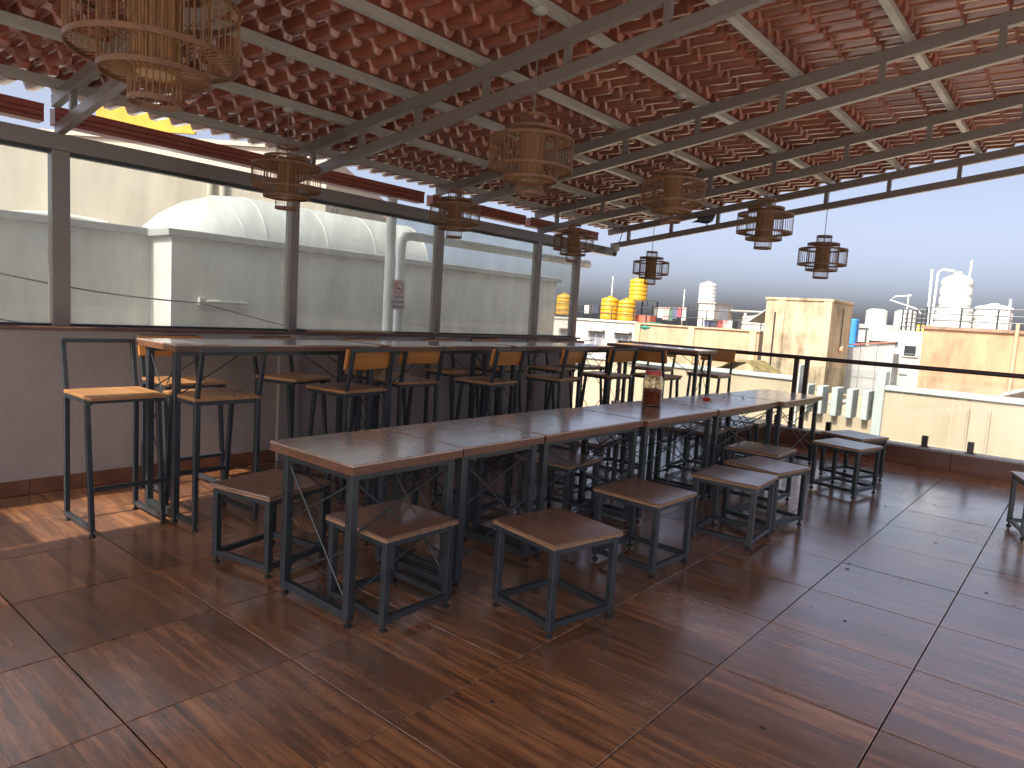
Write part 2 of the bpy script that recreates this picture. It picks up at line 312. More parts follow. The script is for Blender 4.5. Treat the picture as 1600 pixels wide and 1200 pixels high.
# debris on the floor
deb = MB()
for i in range(60):
    x, y = random.uniform(-2.5, 1.2), random.uniform(1.8, 7.5); s = random.uniform(.003, .010)
    deb.box(x-s, x+s, y-s*random.uniform(.4, 1), y+s*.6, .0008, .003)
setp(deb.build('crumbs', M_BLACK), 'tiny dark crumbs scattered over the tiled floor', 'crumbs', kind='stuff')
# far kerb with balustrade
kb = empty('terrace_kerb', (0, 9, 0), 0, 'dark red wood-tiled kerb with granite top under the railing', 'kerb')
for i in range(8):
    MB().box(-5.5+1.1*i+.002, -4.4+1.1*i-.002, -.05, .11, -.01, .195).build('kerb_tile', M_KERB, kb, bevel=.002)
    MB().box(-5.5+1.1*i+.001, -4.4+1.1*i-.001, -.062, .125, .1965, .222).build('kerb_coping', M_KTOP, kb, bevel=.002)
rl = empty('balustrade', (0, 9.03, .222), 0, 'glass balustrade with dark round handrail along the far terrace edge', 'balustrade')
MB().tube((-5.5, 0, .888), (3.3, 0, .888), .026, 14).build('handrail', M_RAIL, rl, smooth=True)
for x in (-5.45, -2.88, -2.75, .35, .48, 3.25):
    MB().box(x-.028, x+.028, -.02, .02, 0, .87).build('post', M_RAIL, rl, bevel=.003)
for x in (-4.6, -3.8, -3.05, -2.42, -1.38, -.94, .1, .9, 1.6, 2.5):
    s = MB().box(x-.03, x+.03, -.028, .028, .004, .125).build('glass_clamp', M_RAIL, rl, bevel=.003)
    MB().box(x-.05, x+.05, -.045, .045, 0, .006).build('base_plate', M_RAIL, s)
for a, b in ((-5.4, -4.2), (-4.19, -2.93), (-2.70, -1.16), (-1.15, .3), (.53, 1.9), (1.91, 3.2)):
    MB().box(a, b, -.006, .006, .03, .80).build('glass_pane', M_BAL, rl)
# ------------------------------------------------------------------ left wall with glazed screen
WX = -5.5
YP = [-.1, 1.69, 3.5, 5.28, 7.0, 7.87]
wl = empty('parapet_wall', (WX, 4, 0), 0, 'low mauve painted wall under the glass screen with brown skirting tiles', 'wall')
MB().box(-.16, 0, -5.2, 3.93, -.3, 1.135).build('wall_panel', M_WALL, wl)
for ya, wd in ((-.55, .10), (1.32, .12), (3.1, .1)):
    MB().box(0, .045, ya-wd, ya+wd, .0, 1.134).build('pilaster', M_WALL, wl, bevel=.004)
sk = MB().box(0.001, .013, -.1575, .1575, 0, .105).mesh('skirting_tile', M_SKIRT, bevel=.002)
for i in range(28): link('skirting_tile', sk, wl, (0, -4.9+.318*i, 0.001))
MB().box(-.175, .05, -5.2, 3.95, 1.136, 1.160).build('sill', M_SILL, wl, bevel=.004)
MB().box(-.06, .055, -.35, .62, 1.161, 1.175).build('loose_sill_board', wood('sill_board', (.45, .28, .13), (.30, .17, .07), .5, 1), wl, bevel=.003)
gs = empty('glass_screen', (WX, 0, 1.16), 0, 'brown steel framed glass screen standing on the low side wall', 'glass screen')
for y in YP[1:]:
    wd = .055 if y < 2 else .042
    MB().box(-.10, -.01, y-wd, y+wd, .001, 1.19).build('post', M_TRUSS, gs, bevel=.003)
MB().box(-.10, .0, -1.1, 8.72, 1.19, 1.30).build('top_beam', M_TRUSS, gs, bevel=.004)
MB().box(-.085, -.025, -1.1, 7.83, 1.165, 1.1895).build('head_rail', M_BLACK, gs)
MB().box(-.08, -.03, -1.1, 7.83, .001, .018).build('bottom_rail', M_BLACK, gs)
yy = [-1.1]+YP[1:]
for a, b in zip(yy[:-1], yy[1:]): MB().box(-.060, -.052, a+.05, b-.046, .018, 1.165).build('glass_pane', M_PANE, gs)
# no smoking notice stuck on the glass
sg = empty('no_smoking_sign', (WX-.0495, 4.74, 1.555), 0, 'small grey no-smoking notice stuck on the third glass pane', 'sign')
MB().box(-.001, .001, -.085, .085, -.15, .15).build('sheet', mat('grey_sticker', (.50, .49, .46), .5), sg)
def yz_ring(r, w_, z, x, n=32):
    m = MB()
    for j in range(n):
        a, b = 2*math.pi*j/n, 2*math.pi*(j+1)/n
        m.add([(x, (r-w_)*math.cos(a), z+(r-w_)*math.sin(a)), (x, r*math.cos(a), z+r*math.sin(a)), (x, r*math.cos(b), z+r*math.sin(b)), (x, (r-w_)*math.cos(b), z+(r-w_)*math.sin(b))], [(0, 1, 2, 3)])
    return m
rg = yz_ring(.062, .009, .068, .0022); rg.bar((.0022, -.043, .111), (.0022, .043, .025), .0006, .008, (0, 1, 1))
rg.build('red_circle', mat('red_print', (.55, .05, .03), .5), sg)
MB().box(.002, .0026, -.035, .028, .062, .072).build('cigarette', M_BLACK, sg)
def text(s, size, m, parent, loc, rot, sx=1):
    c = bpy.data.curves.new('lettering', 'FONT'); c.body = s; c.size = size; c.align_x = 'CENTER'; c.extrude = .0003
    t = bpy.data.objects.new('tmp', c); col.objects.link(t); dg = bpy.context.evaluated_depsgraph_get()
    me = bpy.data.meshes.new_from_object(t.evaluated_get(dg)); bpy.data.objects.remove(t); me.materials.clear(); me.materials.append(m)
    o = link('lettering', me, parent, loc); o.rotation_euler = rot; o.scale = (sx, 1, 1); return o
for s, z, k in (('STRICTLY', -.035, .85), ('NO SMOKING', -.083, .8), ('COMPOUND', -.135, .92)):
    text(s, .036, M_BLACK, sg, (.0022, 0, z), (R(90), 0, R(90)), k)
# ------------------------------------------------------------------ roof: trusses, purlins, tile sheets, gutter
SL = .145
def z0(x): return 2.46 + SL*(x+5.5)
XR = .75
def truss(y, label):
    xl = -4.4 if y < 0 else -5.56
    t = empty('roof_truss', (WX, y, 2.46), 0, label, 'roof truss', 'roof trusses under the tiled canopy')
    def P(x, dz): return (x-WX, 0, z0(x)-2.46+dz)
    MB().bar(P(xl, .0375), P(XR, .0375), .05, .075, (0, 0, 1)).build('lower_chord', M_TRUSS, t, bevel=.003)
    MB().bar(P(xl-.06, .2425), P(XR, .2425), .05, .085, (0, 0, 1)).build('upper_chord', M_TRUSS, t, bevel=.003)
    x = xl+.28
    while x < XR:
        MB().box(x-WX-.02, x-WX+.02, -.02, .02, z0(x)-2.46+.077, z0(x)-2.46+.199).build('strut', M_TRUSS, t); x += .66
    return t
for y, lb in ((-3.3, 'rear steel roof truss behind the viewpoint'), (-.1, 'steel roof truss just behind the viewpoint'), (1.69, 'roof truss above the first glass post, behind the big lantern'),
              (3.5, 'long roof truss rising from the second glass post'), (5.28, 'roof truss rising from the third glass post'),
              (7.0, 'roof truss rising from the fourth glass post'), (8.72, 'farthest roof truss against the sky with a pigeon on it')):
    truss(y, lb)
rf = empty('canopy_roof', (0, 0, 0), 0, 'sloping canopy roof of glossy terracotta tile-profile sheets on grey purlins', 'roof')
PX = [-5.5+.72*i for i in range(9)]
YS = .548
for x in PX:
    z = z0(x)+.285
    MB().bar((x, YS-.02 if x < -4.5 else YS-4.0, z+.031), (x, 9.0, z+.031), .045, .06, (-SL, 0, 1)).build('purlin', M_PURLIN, rf, bevel=.002)
def sheet(ya, nper, lift, xa=-5.93):
    p, A, step, row = .167, .034, .034, .24; ns = 16
    x = xa
    us = []
    while x < XR+.1:
        us += [(x, step), (x+.05, step*.82), (x+row-.05, step*.12), (x+row-.014, 0)]; x += row
    nyv = nper*ns+1; v = []; f = []
    for (xx, h) in us:
        base = z0(xx)+.285+.064+A+lift+h
        for j in range(nyv):
            t = 2*math.pi*j/ns; c = math.cos(t); prof = A*math.tanh(2.6*c)/math.tanh(2.6)
            v.append((xx, ya+j*p/ns, base+prof))
    for i in range(len(us)-1):
        for j in range(nyv-1): a = i*nyv+j; f.append((a, a+nyv, a+nyv+1, a+1))
    m = MB(); m.v = v; m.f = f
    me = bpy.data.meshes.new('tile_sheet'); me.from_pydata(v, [], f); me.materials.append(M_ROOF)
    for q in me.polygons: q.use_smooth = True
    me.set_sharp_from_angle(angle=R(24)) if hasattr(me, 'set_sharp_from_angle') else None
    o = link('tile_sheet', me, rf); s = o.modifiers.new('thick', 'SOLIDIFY'); s.thickness = .003; s.offset = 1
    return o
YS = .548
for i in range(9): sheet(YS+i*.167*6, 3 if i == 8 else 6, .004*(i % 2))
for i in range(4): sheet(YS-.167*6*(i+1), 6, .004*((i+1) % 2), -5.93+.24*6)  # unseen rear sheets, added to keep sun off the floor beside the patch
gt = empty('rain_gutter', (-5.74, 0, 2.56), 0, 'ribbed maroon rain gutter hanging below the tile eave', 'gutter')
for i, (a, b) in enumerate(((-1.0, 1.655), (1.725, 5.20), (5.34, 6.94), (7.06, 8.62))):
    m = MB()
    pr = [(.0, .0), (.012, .0), (.012, .028), (.004, .034), (.012, .040), (.012, .066), (.004, .072), (.012, .078), (.012, .104), (.018, .108), (.018, .118), (0, .118), (0, .01), (-.10, .01), (-.10, .118), (-.105, .118), (-.105, 0)]
    n_ = len(pr); k = len(m.v); m.v += [(x, a, z) for x, z in pr]+[(x, b, z) for x, z in pr]
    m.f += [(j, (j+1) % n_, n_+(j+1) % n_, n_+j) for j in range(n_)]
    m.box(-.10, .0, a, a+.004, .004, .11); m.box(-.10, .0, b-.004, b, .004, .11)
    q = m.build('gutter_length', M_GUTTER, gt)
    MB().box(-.108, .021, (a+b)/2-.008, (a+b)/2+.008, -.003, .121).build('joint_strap', M_GUTTER, q)
# rain pipes outside the glass
setp(MB().path([(-5.80, 4.82, 2.57), (-5.80, 4.82, 2.2), (-5.80, 4.82, -.2)], .052, 14).build('downpipe', M_PVC, smooth=True), 'white vertical downpipe outside the glass behind the no-smoking notice', 'pipe')
hp = MB().path([(-5.84, 5.0, -.2), (-5.84, 5.0, 2.05), (-5.84, 5.015, 2.14), (-5.84, 5.06, 2.19), (-5.84, 5.14, 2.205), (-5.84, 8.55, 2.215)], .05, 14).build('rainwater_pipe', M_PVC, smooth=True)
setp(hp, 'pale pipe that bends and runs level outside the glass screen', 'pipe')
MB().tube((-5.84, 8.40, 2.214), (-5.84, 8.57, 2.215), .058, 14).build('pipe_cap', M_PVC, hp, smooth=True)
# ------------------------------------------------------------------ security camera and pigeon
cc = empty('security_camera', (-5.38, 8.55, 2.42), R(-60), 'small white security camera at the far roof corner', 'security camera')
MB().lathe([(.0, -.02), (.055, -.02), (.06, .0), (.06, .06), (.05, .075), (0, .075)], 18).build('base', M_WHITE, cc, smooth=True)
MB().tube((0, 0, -.03), (.16, 0, -.075), .034, 14).build('housing', M_WHITE, cc, smooth=True)
MB().tube((.158, 0, -.0745), (.172, 0, -.078), .027, 14).build('lens', M_BLACK, cc, smooth=True)
MB().path([(-.02, .03, .06), (-.05, .06, .16), (.0, .08, .24), (.08, .06, .30)], .006, 6).build('cable', M_BLACK, cc)
def pigeon(loc, rz):
    t = empty('pigeon', loc, rz, 'dark grey pigeon sitting on the farthest roof truss', 'pigeon')
    prof = [(-.185, .050, .006, .012), (-.15, .058, .010, .030), (-.10, .070, .026, .036), (-.05, .078, .044, .046), (.0, .082, .054, .054), (.045, .090, .052, .056), (.08, .108, .040, .046),
            (.100, .132, .028, .032), (.112, .155, .022, .024), (.122, .175, .021, .022), (.136, .182, .017, .018), (.150, .180, .008, .009), (.166, .176, .003, .003)]
    m = MB(); n = 12
    for x, z, h, w_ in prof: m.v += [(x, w_*math.cos(2*math.pi*j/n), z+h*math.sin(2*math.pi*j/n)) for j in range(n)]
    for i in range(len(prof)-1): m.f += [(i*n+j, i*n+(j+1) % n, (i+1)*n+(j+1) % n, (i+1)*n+j) for j in range(n)]
    m.f += [tuple(range(n)), tuple((len(prof)-1)*n+j for j in range(n))]
    m.build('body', mat('pigeon_feathers', (.055, .057, .065), .7, 0, .3, 25), t, smooth=True)
    for s in (-1, 1):
        MB().path([(.01, s*.022, .045), (.012, s*.024, .012), (.03, s*.026, .004)], .005, 6).build('leg', mat('pigeon_leg', (.25, .07, .05), .6), t)
        wg = MB(); wg.lathe([(0, -.11), (.018, -.09), (.033, -.03), (.036, .03), (.02, .07), (0, .085)], 10)
        wm = wg.build('wing', mat('pigeon_wing', (.085, .088, .098), .7, 0, .3, 30), t, smooth=True); wm.rotation_euler = (0, R(-83), 0); wm.scale = (1, .4, 1); wm.location = (-.03, s*.044, .086)
        MB().lathe([(0, -.004), (.004, 0), (0, .004)], 8, (.133, s*.017, .186)).build('eye', mat('pigeon_eye', (.4, .1, .02), .3), t)
px = -4.12
pigeon((px, 8.72, z0(px)+.075), R(8))
# ------------------------------------------------------------------ bamboo lanterns
def lantern():
    t = empty('bamboo_lantern', (0, 0, 0), 0, '', 'lantern', 'bamboo lanterns hanging from the purlins')
    H = .90
    def cage(name, r, za, zb, n, r_in):
        m = MB()
        for j in range(n):
            a = 2*math.pi*j/n; c, s = math.cos(a), math.sin(a)
            m.tube((r*c, r*s, za), (r*c, r*s, zb), .0040, 5, caps=False)
            if r_in:
                for z in (za, zb): m.tube((r_in*c, r_in*s, z), (r*c, r*s, z), .0040, 5, caps=False)
        o = m.build(name, M_BAMB, t)
        for z in (za, zb): MB().ring(r, z, .014, .034).build('hoop', M_BAMBD, o, smooth=True)
    cage('inner_cage', .155, -H/2, H/2, 26, 0)
    cage('middle_cage', .325, -.285, .285, 40, .155)
    cage('outer_cage', .50, -.165, .165, 54, .325)
    m = MB(); n = 40
    for j in range(n):
        a = 2*math.pi*j/n; m.bar((.138*math.cos(a), .138*math.sin(a), -.29), (.138*math.cos(a), .138*math.sin(a), .29), .016, .006, (math.cos(a), math.sin(a), 0))
    o = m.build('slat_shade', M_SHADE, t)
    MB().lathe([(.124, -.28), (.126, -.27), (.126, .27), (.124, .28)], 28).build('paper_liner', mat('shade_liner', (.46, .30, .16), .8), o, smooth=True)
    return t
# image position, width in the photograph, purlin it hangs from
LAN = [((243, 45), 245, -2.62, 'largest nearest bamboo lantern, cut off by the top left of the picture'),
       ((448, 278), 104, -4.78, 'bamboo lantern hanging before the second glass post'),
       ((711, 335), 78, -4.78, 'bamboo lantern hanging before the third glass post'),
       ((830, 243), 131, -2.62, 'large bamboo lantern in the middle of the room, second nearest'),
       ((896, 380), 62, -4.78, 'bamboo lantern hanging before the end glass post'),
       ((1051, 302), 97, -2.62, 'bamboo lantern in front of the pigeon truss, left of the pigeon'),
       ((1017, 419), 55, -4.78, 'smallest bamboo lantern, hanging above the yellow water tanks'),
       ((1195, 350), 83, -2.62, 'bamboo lantern overlapping the farthest truss, right of the pigeon'),
       ((1285, 402), 71, -2.62, 'rightmost bamboo lantern, hanging low against the open sky')]
LP = lantern()
for i, ((x, y), wpx, X, lb) in enumerate(LAN):
    d = ray(x, y); k = X/d.x; p = Vector((0, 0, CAM_Z)) + d*k; D = wpx*k/F_PX
    o = place(LP, i > 0, p, random.uniform(0, 6), lb, D)
LROOTS = [o for o in bpy.data.objects if o.name.startswith('bamboo_lantern')]
for o in LROOTS:
    D = o.scale.x; zt = (z0(o.location.x)+.285-o.location.z)/D; lo = .29
    MB().tube((0, 0, lo), (0, 0, zt), .004/D, 6).build('cord', M_CORD, o)
    MB().lathe([(.0, zt-.03/D), (.034/D, zt-.025/D), (.042/D, zt-.018/D), (.042/D, zt), (0, zt)], 20).build('ceiling_rose', mat('dull_white_rose', (.34, .33, .31), .5), o, smooth=True)
# small dark clip lights beside the roses
for (px_, py_), X, lb in (((473, 104), -4.78, 'small black clip spotlight on a purlin near the left ceiling rose'), ((1185, 165), -2.62, 'small black clip spotlight on a purlin near the right ceiling rose')):
    d = ray(px_, py_); k = X/d.x; p = Vector((0, 0, CAM_Z))+d*k
    t = empty('clip_spotlight', p, .5, lb, 'spotlight'); zt = z0(X)+.285-p.z
    MB().tube((-.03, 0, 0), (.035, 0, -.02), .022, 12, .028).build('head', M_BLACK, t, smooth=True)
    MB().bar((0, 0, .015), (0, 0, max(.03, zt)), .012).build('clip', M_BLACK, t)
# ------------------------------------------------------------------ furniture
def feet(m, pts):
    for x, y in pts: m.lathe([(.0, 0), (.018, 0), (.018, .008), (.008, .014), (.008, .032), (0, .032)], 10, (x, y, 0))
def low_table(W, L):
    """W across x, L along y; origin at floor centre"""
    t = empty('low_table', (0, 0, 0), 0, '', 'table', 'row of low dining tables'); h = .755
    top = MB().box(-W/2, W/2, -L/2, L/2, h-.012, h).build('tabletop', M_LAM, t, bevel=.003)
    e = .0015
    for a in ((-W/2+.001, W/2-.001, -L/2+.001, -L/2+.022), (-W/2+.001, W/2-.001, L/2-.022, L/2-.001), (-W/2+.001, -W/2+.022, -L/2+.0225, L/2-.0225), (W/2-.022, W/2-.001, -L/2+.0225, L/2-.0225)):
        MB().box(a[0], a[1], a[2], a[3], h-.048, h-.0125).build('edge_band', M_EDGE, top, bevel=.001)
    MB().box(-W/2+.023, W/2-.023, -L/2+.023, L/2-.023, h-.03, h-.0125).build('core_board', M_CHIP, top)
    lx, ly = W/2-.05, L/2-.045; lxb = W/2-.10
    c = [(-lxb, -ly), (lx, -ly), (lx, ly), (-lxb, ly)]
    for x, y in c:
        o = MB().box(x-.02, x+.02, y-.02, y+.02, .032, h-.0485).build('leg', M_STEEL, t, bevel=.002)
        m = MB(); feet(m, [(x, y)]); m.build('foot', M_RUB, o, smooth=True)
    for y in (-ly, ly):
        MB().box(-lxb+.02, lx-.02, y-.018, y+.018, .034, .072).build('bottom_rail', M_STEEL, t, bevel=.002)
        MB().box(-lxb+.02, lx-.02, y-.015, y+.015, h-.08, h-.0485).build('top_rail', M_STEEL, t)
    for x in (-lxb, lx): MB().box(x-.015, x+.015, -ly+.02, ly-.02, h-.078, h-.0485).build('side_rail', M_STEEL, t)
    zt, zb, zm = h-.09, .09, .42
    for y in (-ly, ly):
        MB().tube((-lxb, y, zt), (lx, y, zb), .0045, 6).build('brace_rod', M_STEEL, t); MB().tube((lx, y+.01, zt), (-lxb, y+.01, .37), .0045, 6).build('brace_rod', M_STEEL, t)
        MB().tube((-lxb, y+.01, zb+.02), (lx, y+.01, .36), .0045, 6).build('brace_rod', M_STEEL, t)
    for x in (-lxb, lx):
        MB().tube((x, -ly, zt-.25), (x, ly, zt), .0045, 6).build('brace_rod', M_STEEL, t); MB().tube((x+.008, -ly, zt), (x+.008, ly, zb+.10), .0045, 6).build('brace_rod', M_STEEL, t)
        MB().tube((x-.008, -ly, zb+.03), (x-.008, ly, zb+.30), .0045, 6).build('brace_rod', M_STEEL, t)
    return t
TB = [(1.815, 2.505, -2.705, 0, 'nearest low brown table at the left end of the row'),
      (2.515, 3.185, -2.71, .006, 'second low table from the near end of the row'),
      (3.20, 4.325, -2.705, .004, 'third low table in the row, just before the pickle jar'),
      (4.335, 5.46, -2.665, .008, 'low table with the pickle jar standing on it'),
      (5.475, 6.77, -2.63, .010, 'low table with the small red lid lying on it'),
      (6.79, 7.95, -2.56, .012, 'farthest low table at the railing end of the row')]
for a, b, x, rz, lb in TB:
    t = low_table(.655, b-a-.008); t.location = (x, (a+b)/2, 0); t.rotation_euler.z = -rz*2; t['label'] = lb
def stool():
    t = empty('low_stool', (0, 0, 0), 0, '', 'stool', 'low square stools around the low tables'); h = .44; s = .225; q = .195
    st = MB().box(-s, s, -s, s, h-.010, h).build('seat', M_STOOL, t, bevel=.004)
    MB().box(-s+.0015, s-.0015, -s+.0015, s-.0015, h-.024, h-.0102).build('seat_edge', M_CHIP, st, bevel=.002)
    for a in (-1, 1):
        for b in (-1, 1):
            o = MB().box(a*q-.0165, a*q+.0165, b*q-.0165, b*q+.0165, .032, h-.0245).build('leg', M_STEEL, t, bevel=.002)
            m = MB(); feet(m, [(a*q, b*q)]); m.build('foot', M_RUB, o, smooth=True)
    for a in (-1, 1):
        MB().box(-q+.0165, q-.0165, a*q-.014, a*q+.014, .042, .070).build('bottom_rail', M_STEEL, t, bevel=.002)
        MB().box(a*q-.014, a*q+.014, -q+.0165, q-.0165, .042, .070).build('bottom_rail', M_STEEL, t, bevel=.002)
        MB().box(-q+.0165, q-.0165, a*q-.013, a*q+.013, h-.052, h-.0245).build('seat_rail', M_STEEL, t)
        MB().box(a*q-.013, a*q+.013, -q+.0165, q-.0165, h-.052, h-.0245).build('seat_rail', M_STEEL, t)
    return t
ST = [(-3.385, 2.05, 12, 'worn low stool left of the nearest table, close to the bar stools'),
      (-2.485, 2.15, 0, 'dark glossy low stool tucked under the nearest table'),
      (-1.90, 2.69, -11, 'scratched brown low stool nearest the viewer, standing clear of the tables'),
      (-1.975, 3.68, -2, 'low stool standing alone right of the pickle jar table legs, second from the front'),
      (-1.795, 4.60, 3, 'front stool of the pair standing close together right of the tables'),
      (-1.79, 5.18, -11, 'rear stool of the close pair, half hidden behind the front one'),
      (-2.08, 5.84, 0, 'low stool half under the red-lid table, behind the close pair'),
      (-1.66, 6.86, -12, 'front stool of the two standing by the far railing'),
      (-1.77, 7.56, -20, 'rear stool of the two by the railing, nearest the kerb'),
      (-.14, 6.62, 17, 'low stool cut off by the right edge of the picture'),
      (-3.44, 2.79, 2, 'low stool on the wall side of the second table'),
      (-3.43, 3.72, 0, 'low stool on the wall side between the second and third tables'),
      (-2.87, 4.03, 3, 'low stool pushed under the third table from the wall side'),
      (-3.22, 4.88, 8, 'low stool on the wall side of the jar table'),
      (-3.42, 5.71, 0, 'low stool on the wall side behind the jar table, seen through its braces'),
      (-2.90, 6.36, 2, 'low stool on the wall side under the red-lid table'),
      (-2.88, 6.95, 0, 'nearer low stool on the wall side of the farthest table'),
      (-2.87, 7.48, 3, 'farther low stool on the wall side of the farthest table, next to the kerb')]
SP = stool()
for i, (x, y, a, lb) in enumerate(ST): place(SP, i > 0, (x, y, 0), R(a), lb)
def bar_table(L):
    """L along y; top .62 deep in x"""
    t = empty('bar_table', (0, 0, 0), 0, '', 'bar table', 'tall bar tables in an L along the wall and railing'); h = 1.13; W = .56
    top = MB().box(-W+.27, .27, -L/2, L/2, h-.012, h).build('tabletop', M_LAM, t, bevel=.003)
    for a in ((-W+.271, .269, -L/2+.001, -L/2+.022), (-W+.271, .269, L/2-.022, L/2-.001), (-W+.271, -W+.292, -L/2+.0225, L/2-.0225), (.248, .269, -L/2+.0225, L/2-.0225)):
        MB().box(a[0], a[1], a[2], a[3], h-.045, h-.0125).build('edge_band', M_EDGE, top, bevel=.001)
    MB().box(-W+.293, .247, -L/2+.023, L/2-.023, h-.03, h-.0125).build('core_board', M_CHIP, top)
    lx, ly = .205, L/2-.04
    for x in (-lx+.03, lx):
        for y in (-ly, ly):
            o = MB().box(x-.02, x+.02, y-.02, y+.02, .032, h-.0455).build('leg', M_STEEL, t, bevel=.002)
            m = MB(); feet(m, [(x, y)]); m.build('foot', M_RUB, o, smooth=True)
    for y in (-ly, ly):
        MB().box(-lx+.05, lx-.02, y-.018, y+.018, .034, .072).build('bottom_rail', M_STEEL, t, bevel=.002)
        MB().tube((-lx+.03, y, h-.07), (lx, y, .56), .004, 6).build('brace_rod', M_STEEL, t); MB().tube((lx, y+.009, h-.07), (-lx+.03, y+.009, .56), .004, 6).build('brace_rod', M_STEEL, t)
        MB().tube((-lx+.03, y, .58), (lx, y, .09), .004, 6).build('brace_rod', M_STEEL, t); MB().tube((lx, y+.009, .58), (-lx+.03, y+.009, .09), .004, 6).build('brace_rod', M_STEEL, t)
    for x in (-lx+.03, lx):
        MB().box(x-.013, x+.013, -ly+.02, ly-.02, h-.075, h-.0455).build('side_rail', M_STEEL, t)
        MB().tube((x, -ly, .80), (x, -ly+.4, h-.08), .004, 6).build('brace_rod', M_STEEL, t); MB().tube((x, ly, .80), (x, ly-.4, h-.08), .004, 6).build('brace_rod', M_STEEL, t)
    return t
for L, x, y, rz, lb in ((1.58, -4.535, 2.70, 0, 'nearest tall bar table along the glass wall'), (1.47, -4.535, 4.335, .0, 'second tall bar table along the glass wall'),
                        (1.78, -4.535, 6.05, 0, 'third tall bar table, at the end of the glass wall'), (1.28, -4.27, 8.04, R(-90), 'tall bar table set crosswise in front of the far railing')):
    t = bar_table(L); t.location = (x, y, 0); t.rotation_euler.z = rz; t['label'] = lb
def bar_chair(board):
    """faces +x; origin at floor under the seat centre"""
    t = empty('bar_chair', (0, 0, 0), 0, '', 'bar chair', 'tall bar chairs around the bar tables'); h = .82; s = .20; b = .018
    MB().box(-.21, .215, -.215, .215, h-.022, h).build('seat', M_SEAT, t, bevel=.003)
    for y in (-s, s):
        o = MB().bar((-.205, y, .032), (-.205, y, h-.0225), .028, .028, (1, 0, 0)).build('rear_leg', M_STEEL, t, bevel=.002)
        m = MB(); feet(m, [(-.205, y)]); m.build('foot', M_RUB, o, smooth=True)
        o = MB().bar((.205, y, .032), (.125, y, h-.0475), .028, .028, (1, 0, 0)).build('front_leg', M_STEEL, t, bevel=.002)
        m = MB(); feet(m, [(.205, y)]); m.build('foot', M_RUB, o, smooth=True)
        MB().box(-.19, .188, y-.013, y+.013, .034, .060).build('side_rail', M_STEEL, t, bevel=.002)
        MB().box(-.19, .19, y-.012, y+.012, h-.047, h-.0225).build('seat_rail', M_STEEL, t)
        MB().bar((-.212, y, h+.0005), (-.268, y, 1.10), .026, .026, (1, 0, 0)).build('back_post', M_STEEL, t, bevel=.002)
    MB().bar((-.266, -s-.013, 1.113), (-.266, s+.013, 1.113), .026, .026).build('back_rail', M_STEEL, t, bevel=.002)
    MB().box(.172, .198, -s+.013, s+.06, .262, .286).build('footrest', M_STEEL, t, bevel=.002)
    for x in (-.19, .14): MB().box(x-.012, x+.012, -s+.013, s-.013, h-.047, h-.0225).build('cross_rail', M_STEEL, t)
    if board:
        m = MB().box(-.011, .011, -.235, .235, -.075, .075).build('backrest', M_BOARD, t, bevel=.004); m.location = (-.226, 0, 1.045); m.rotation_euler.y = R(-11)
    return t
CA = [(-4.545, 1.68, 0, 'bar chair with an open back frame, farthest left beside the wall'), (-4.29, 2.16, 180, 'bar chair with an open back frame at the near end of the bar tables')]
CB = [(-4.27, 3.19, 186, 'bar chair with wooden back, first on the room side of the bar tables'),
      (-4.55, 3.99, 178, 'bar chair with wooden back, second on the room side, pushed well in'),
      (-4.28, 4.76, 184, 'bar chair with wooden back, third on the room side of the bar tables'),
      (-4.27, 5.77, 186, 'bar chair with wooden back, fourth on the room side of the bar tables'),
      (-4.28, 6.80, 172, 'bar chair seen side-on in the corner where the bar tables meet'),
      (-3.98, 7.47, 88, 'bar chair facing the crosswise bar table, right behind the pickle jar'),
      (-3.83, 8.58, 270, 'bar chair at the right end of the crosswise table, back to the railing'),
      (-4.66, 8.58, 268, 'bar chair behind the crosswise table, left of the one at its end'),
      (-5.04, 2.33, 0, 'bar chair on the wall side at the near end of the bar tables'),
      (-5.02, 3.22, 14, 'second bar chair on the wall side, turned a little'),
      (-5.02, 4.10, 6, 'third bar chair on the wall side, behind the first room-side chair'),
      (-5.03, 5.11, 2, 'fourth bar chair on the wall side of the bar tables'),
      (-5.18, 5.98, 0, 'fifth bar chair on the wall side, close to the wall'),
      (-5.02, 6.78, 4, 'sixth bar chair on the wall side of the bar tables'),
      (-5.10, 7.55, -8, 'last bar chair on the wall side beside the end glass post')]
for lst, bd in ((CA, False), (CB, True)):
    pr = bar_chair(bd)
    for i, (x, y, a, lb) in enumerate(lst): place(pr, i > 0, (x, y, 0), R(a), lb)
# pickle jar and red lid
jr = empty('pickle_jar', (-2.76, 5.12, .756), 0, 'ribbed clear plastic jar of red pickle with a red lid', 'jar')
jm = bpy.data.materials.new('clear_plastic'); jm.use_nodes = True; b_ = jm.node_tree.nodes['Principled BSDF']
b_.inputs['Transmission Weight'].default_value = 1; b_.inputs['Roughness'].default_value = .12; b_.inputs['Base Color'].default_value = (.93, .88, .78, 1); b_.inputs['IOR'].default_value = 1.35
out = [(.02, .0), (.072, .0), (.08, .008)]
for k in range(4): out += [(.080, .018+.026*k), (.083, .024+.026*k), (.080, .030+.026*k), (.075, .034+.026*k)]
out += [(.082, .125), (.083, .19), (.080, .215), (.066, .245), (.058, .252), (.058, .262)]
inn = [(r-.003, z) for r, z in reversed(out[1:])]; inn[-1] = (inn[-1][0], .004)
mjar = MB(); mjar.lathe(out+inn+[(.02, .004)], 32); mjar.build('jar_wall', jm, jr, smooth=True)
cont = [(.02, .005), (.066, .005), (.0755, .012)]+[(r-.0045, z) for r, z in out[3:19]]+[(.076, .126), (.074, .134), (.05, .140), (.02, .136)]
MB().lathe(cont, 32).build('pickle', mat('red_pickle', (.34, .065, .018), .5, 0, .4, 30, .4), jr, smooth=True)
flk = MB()
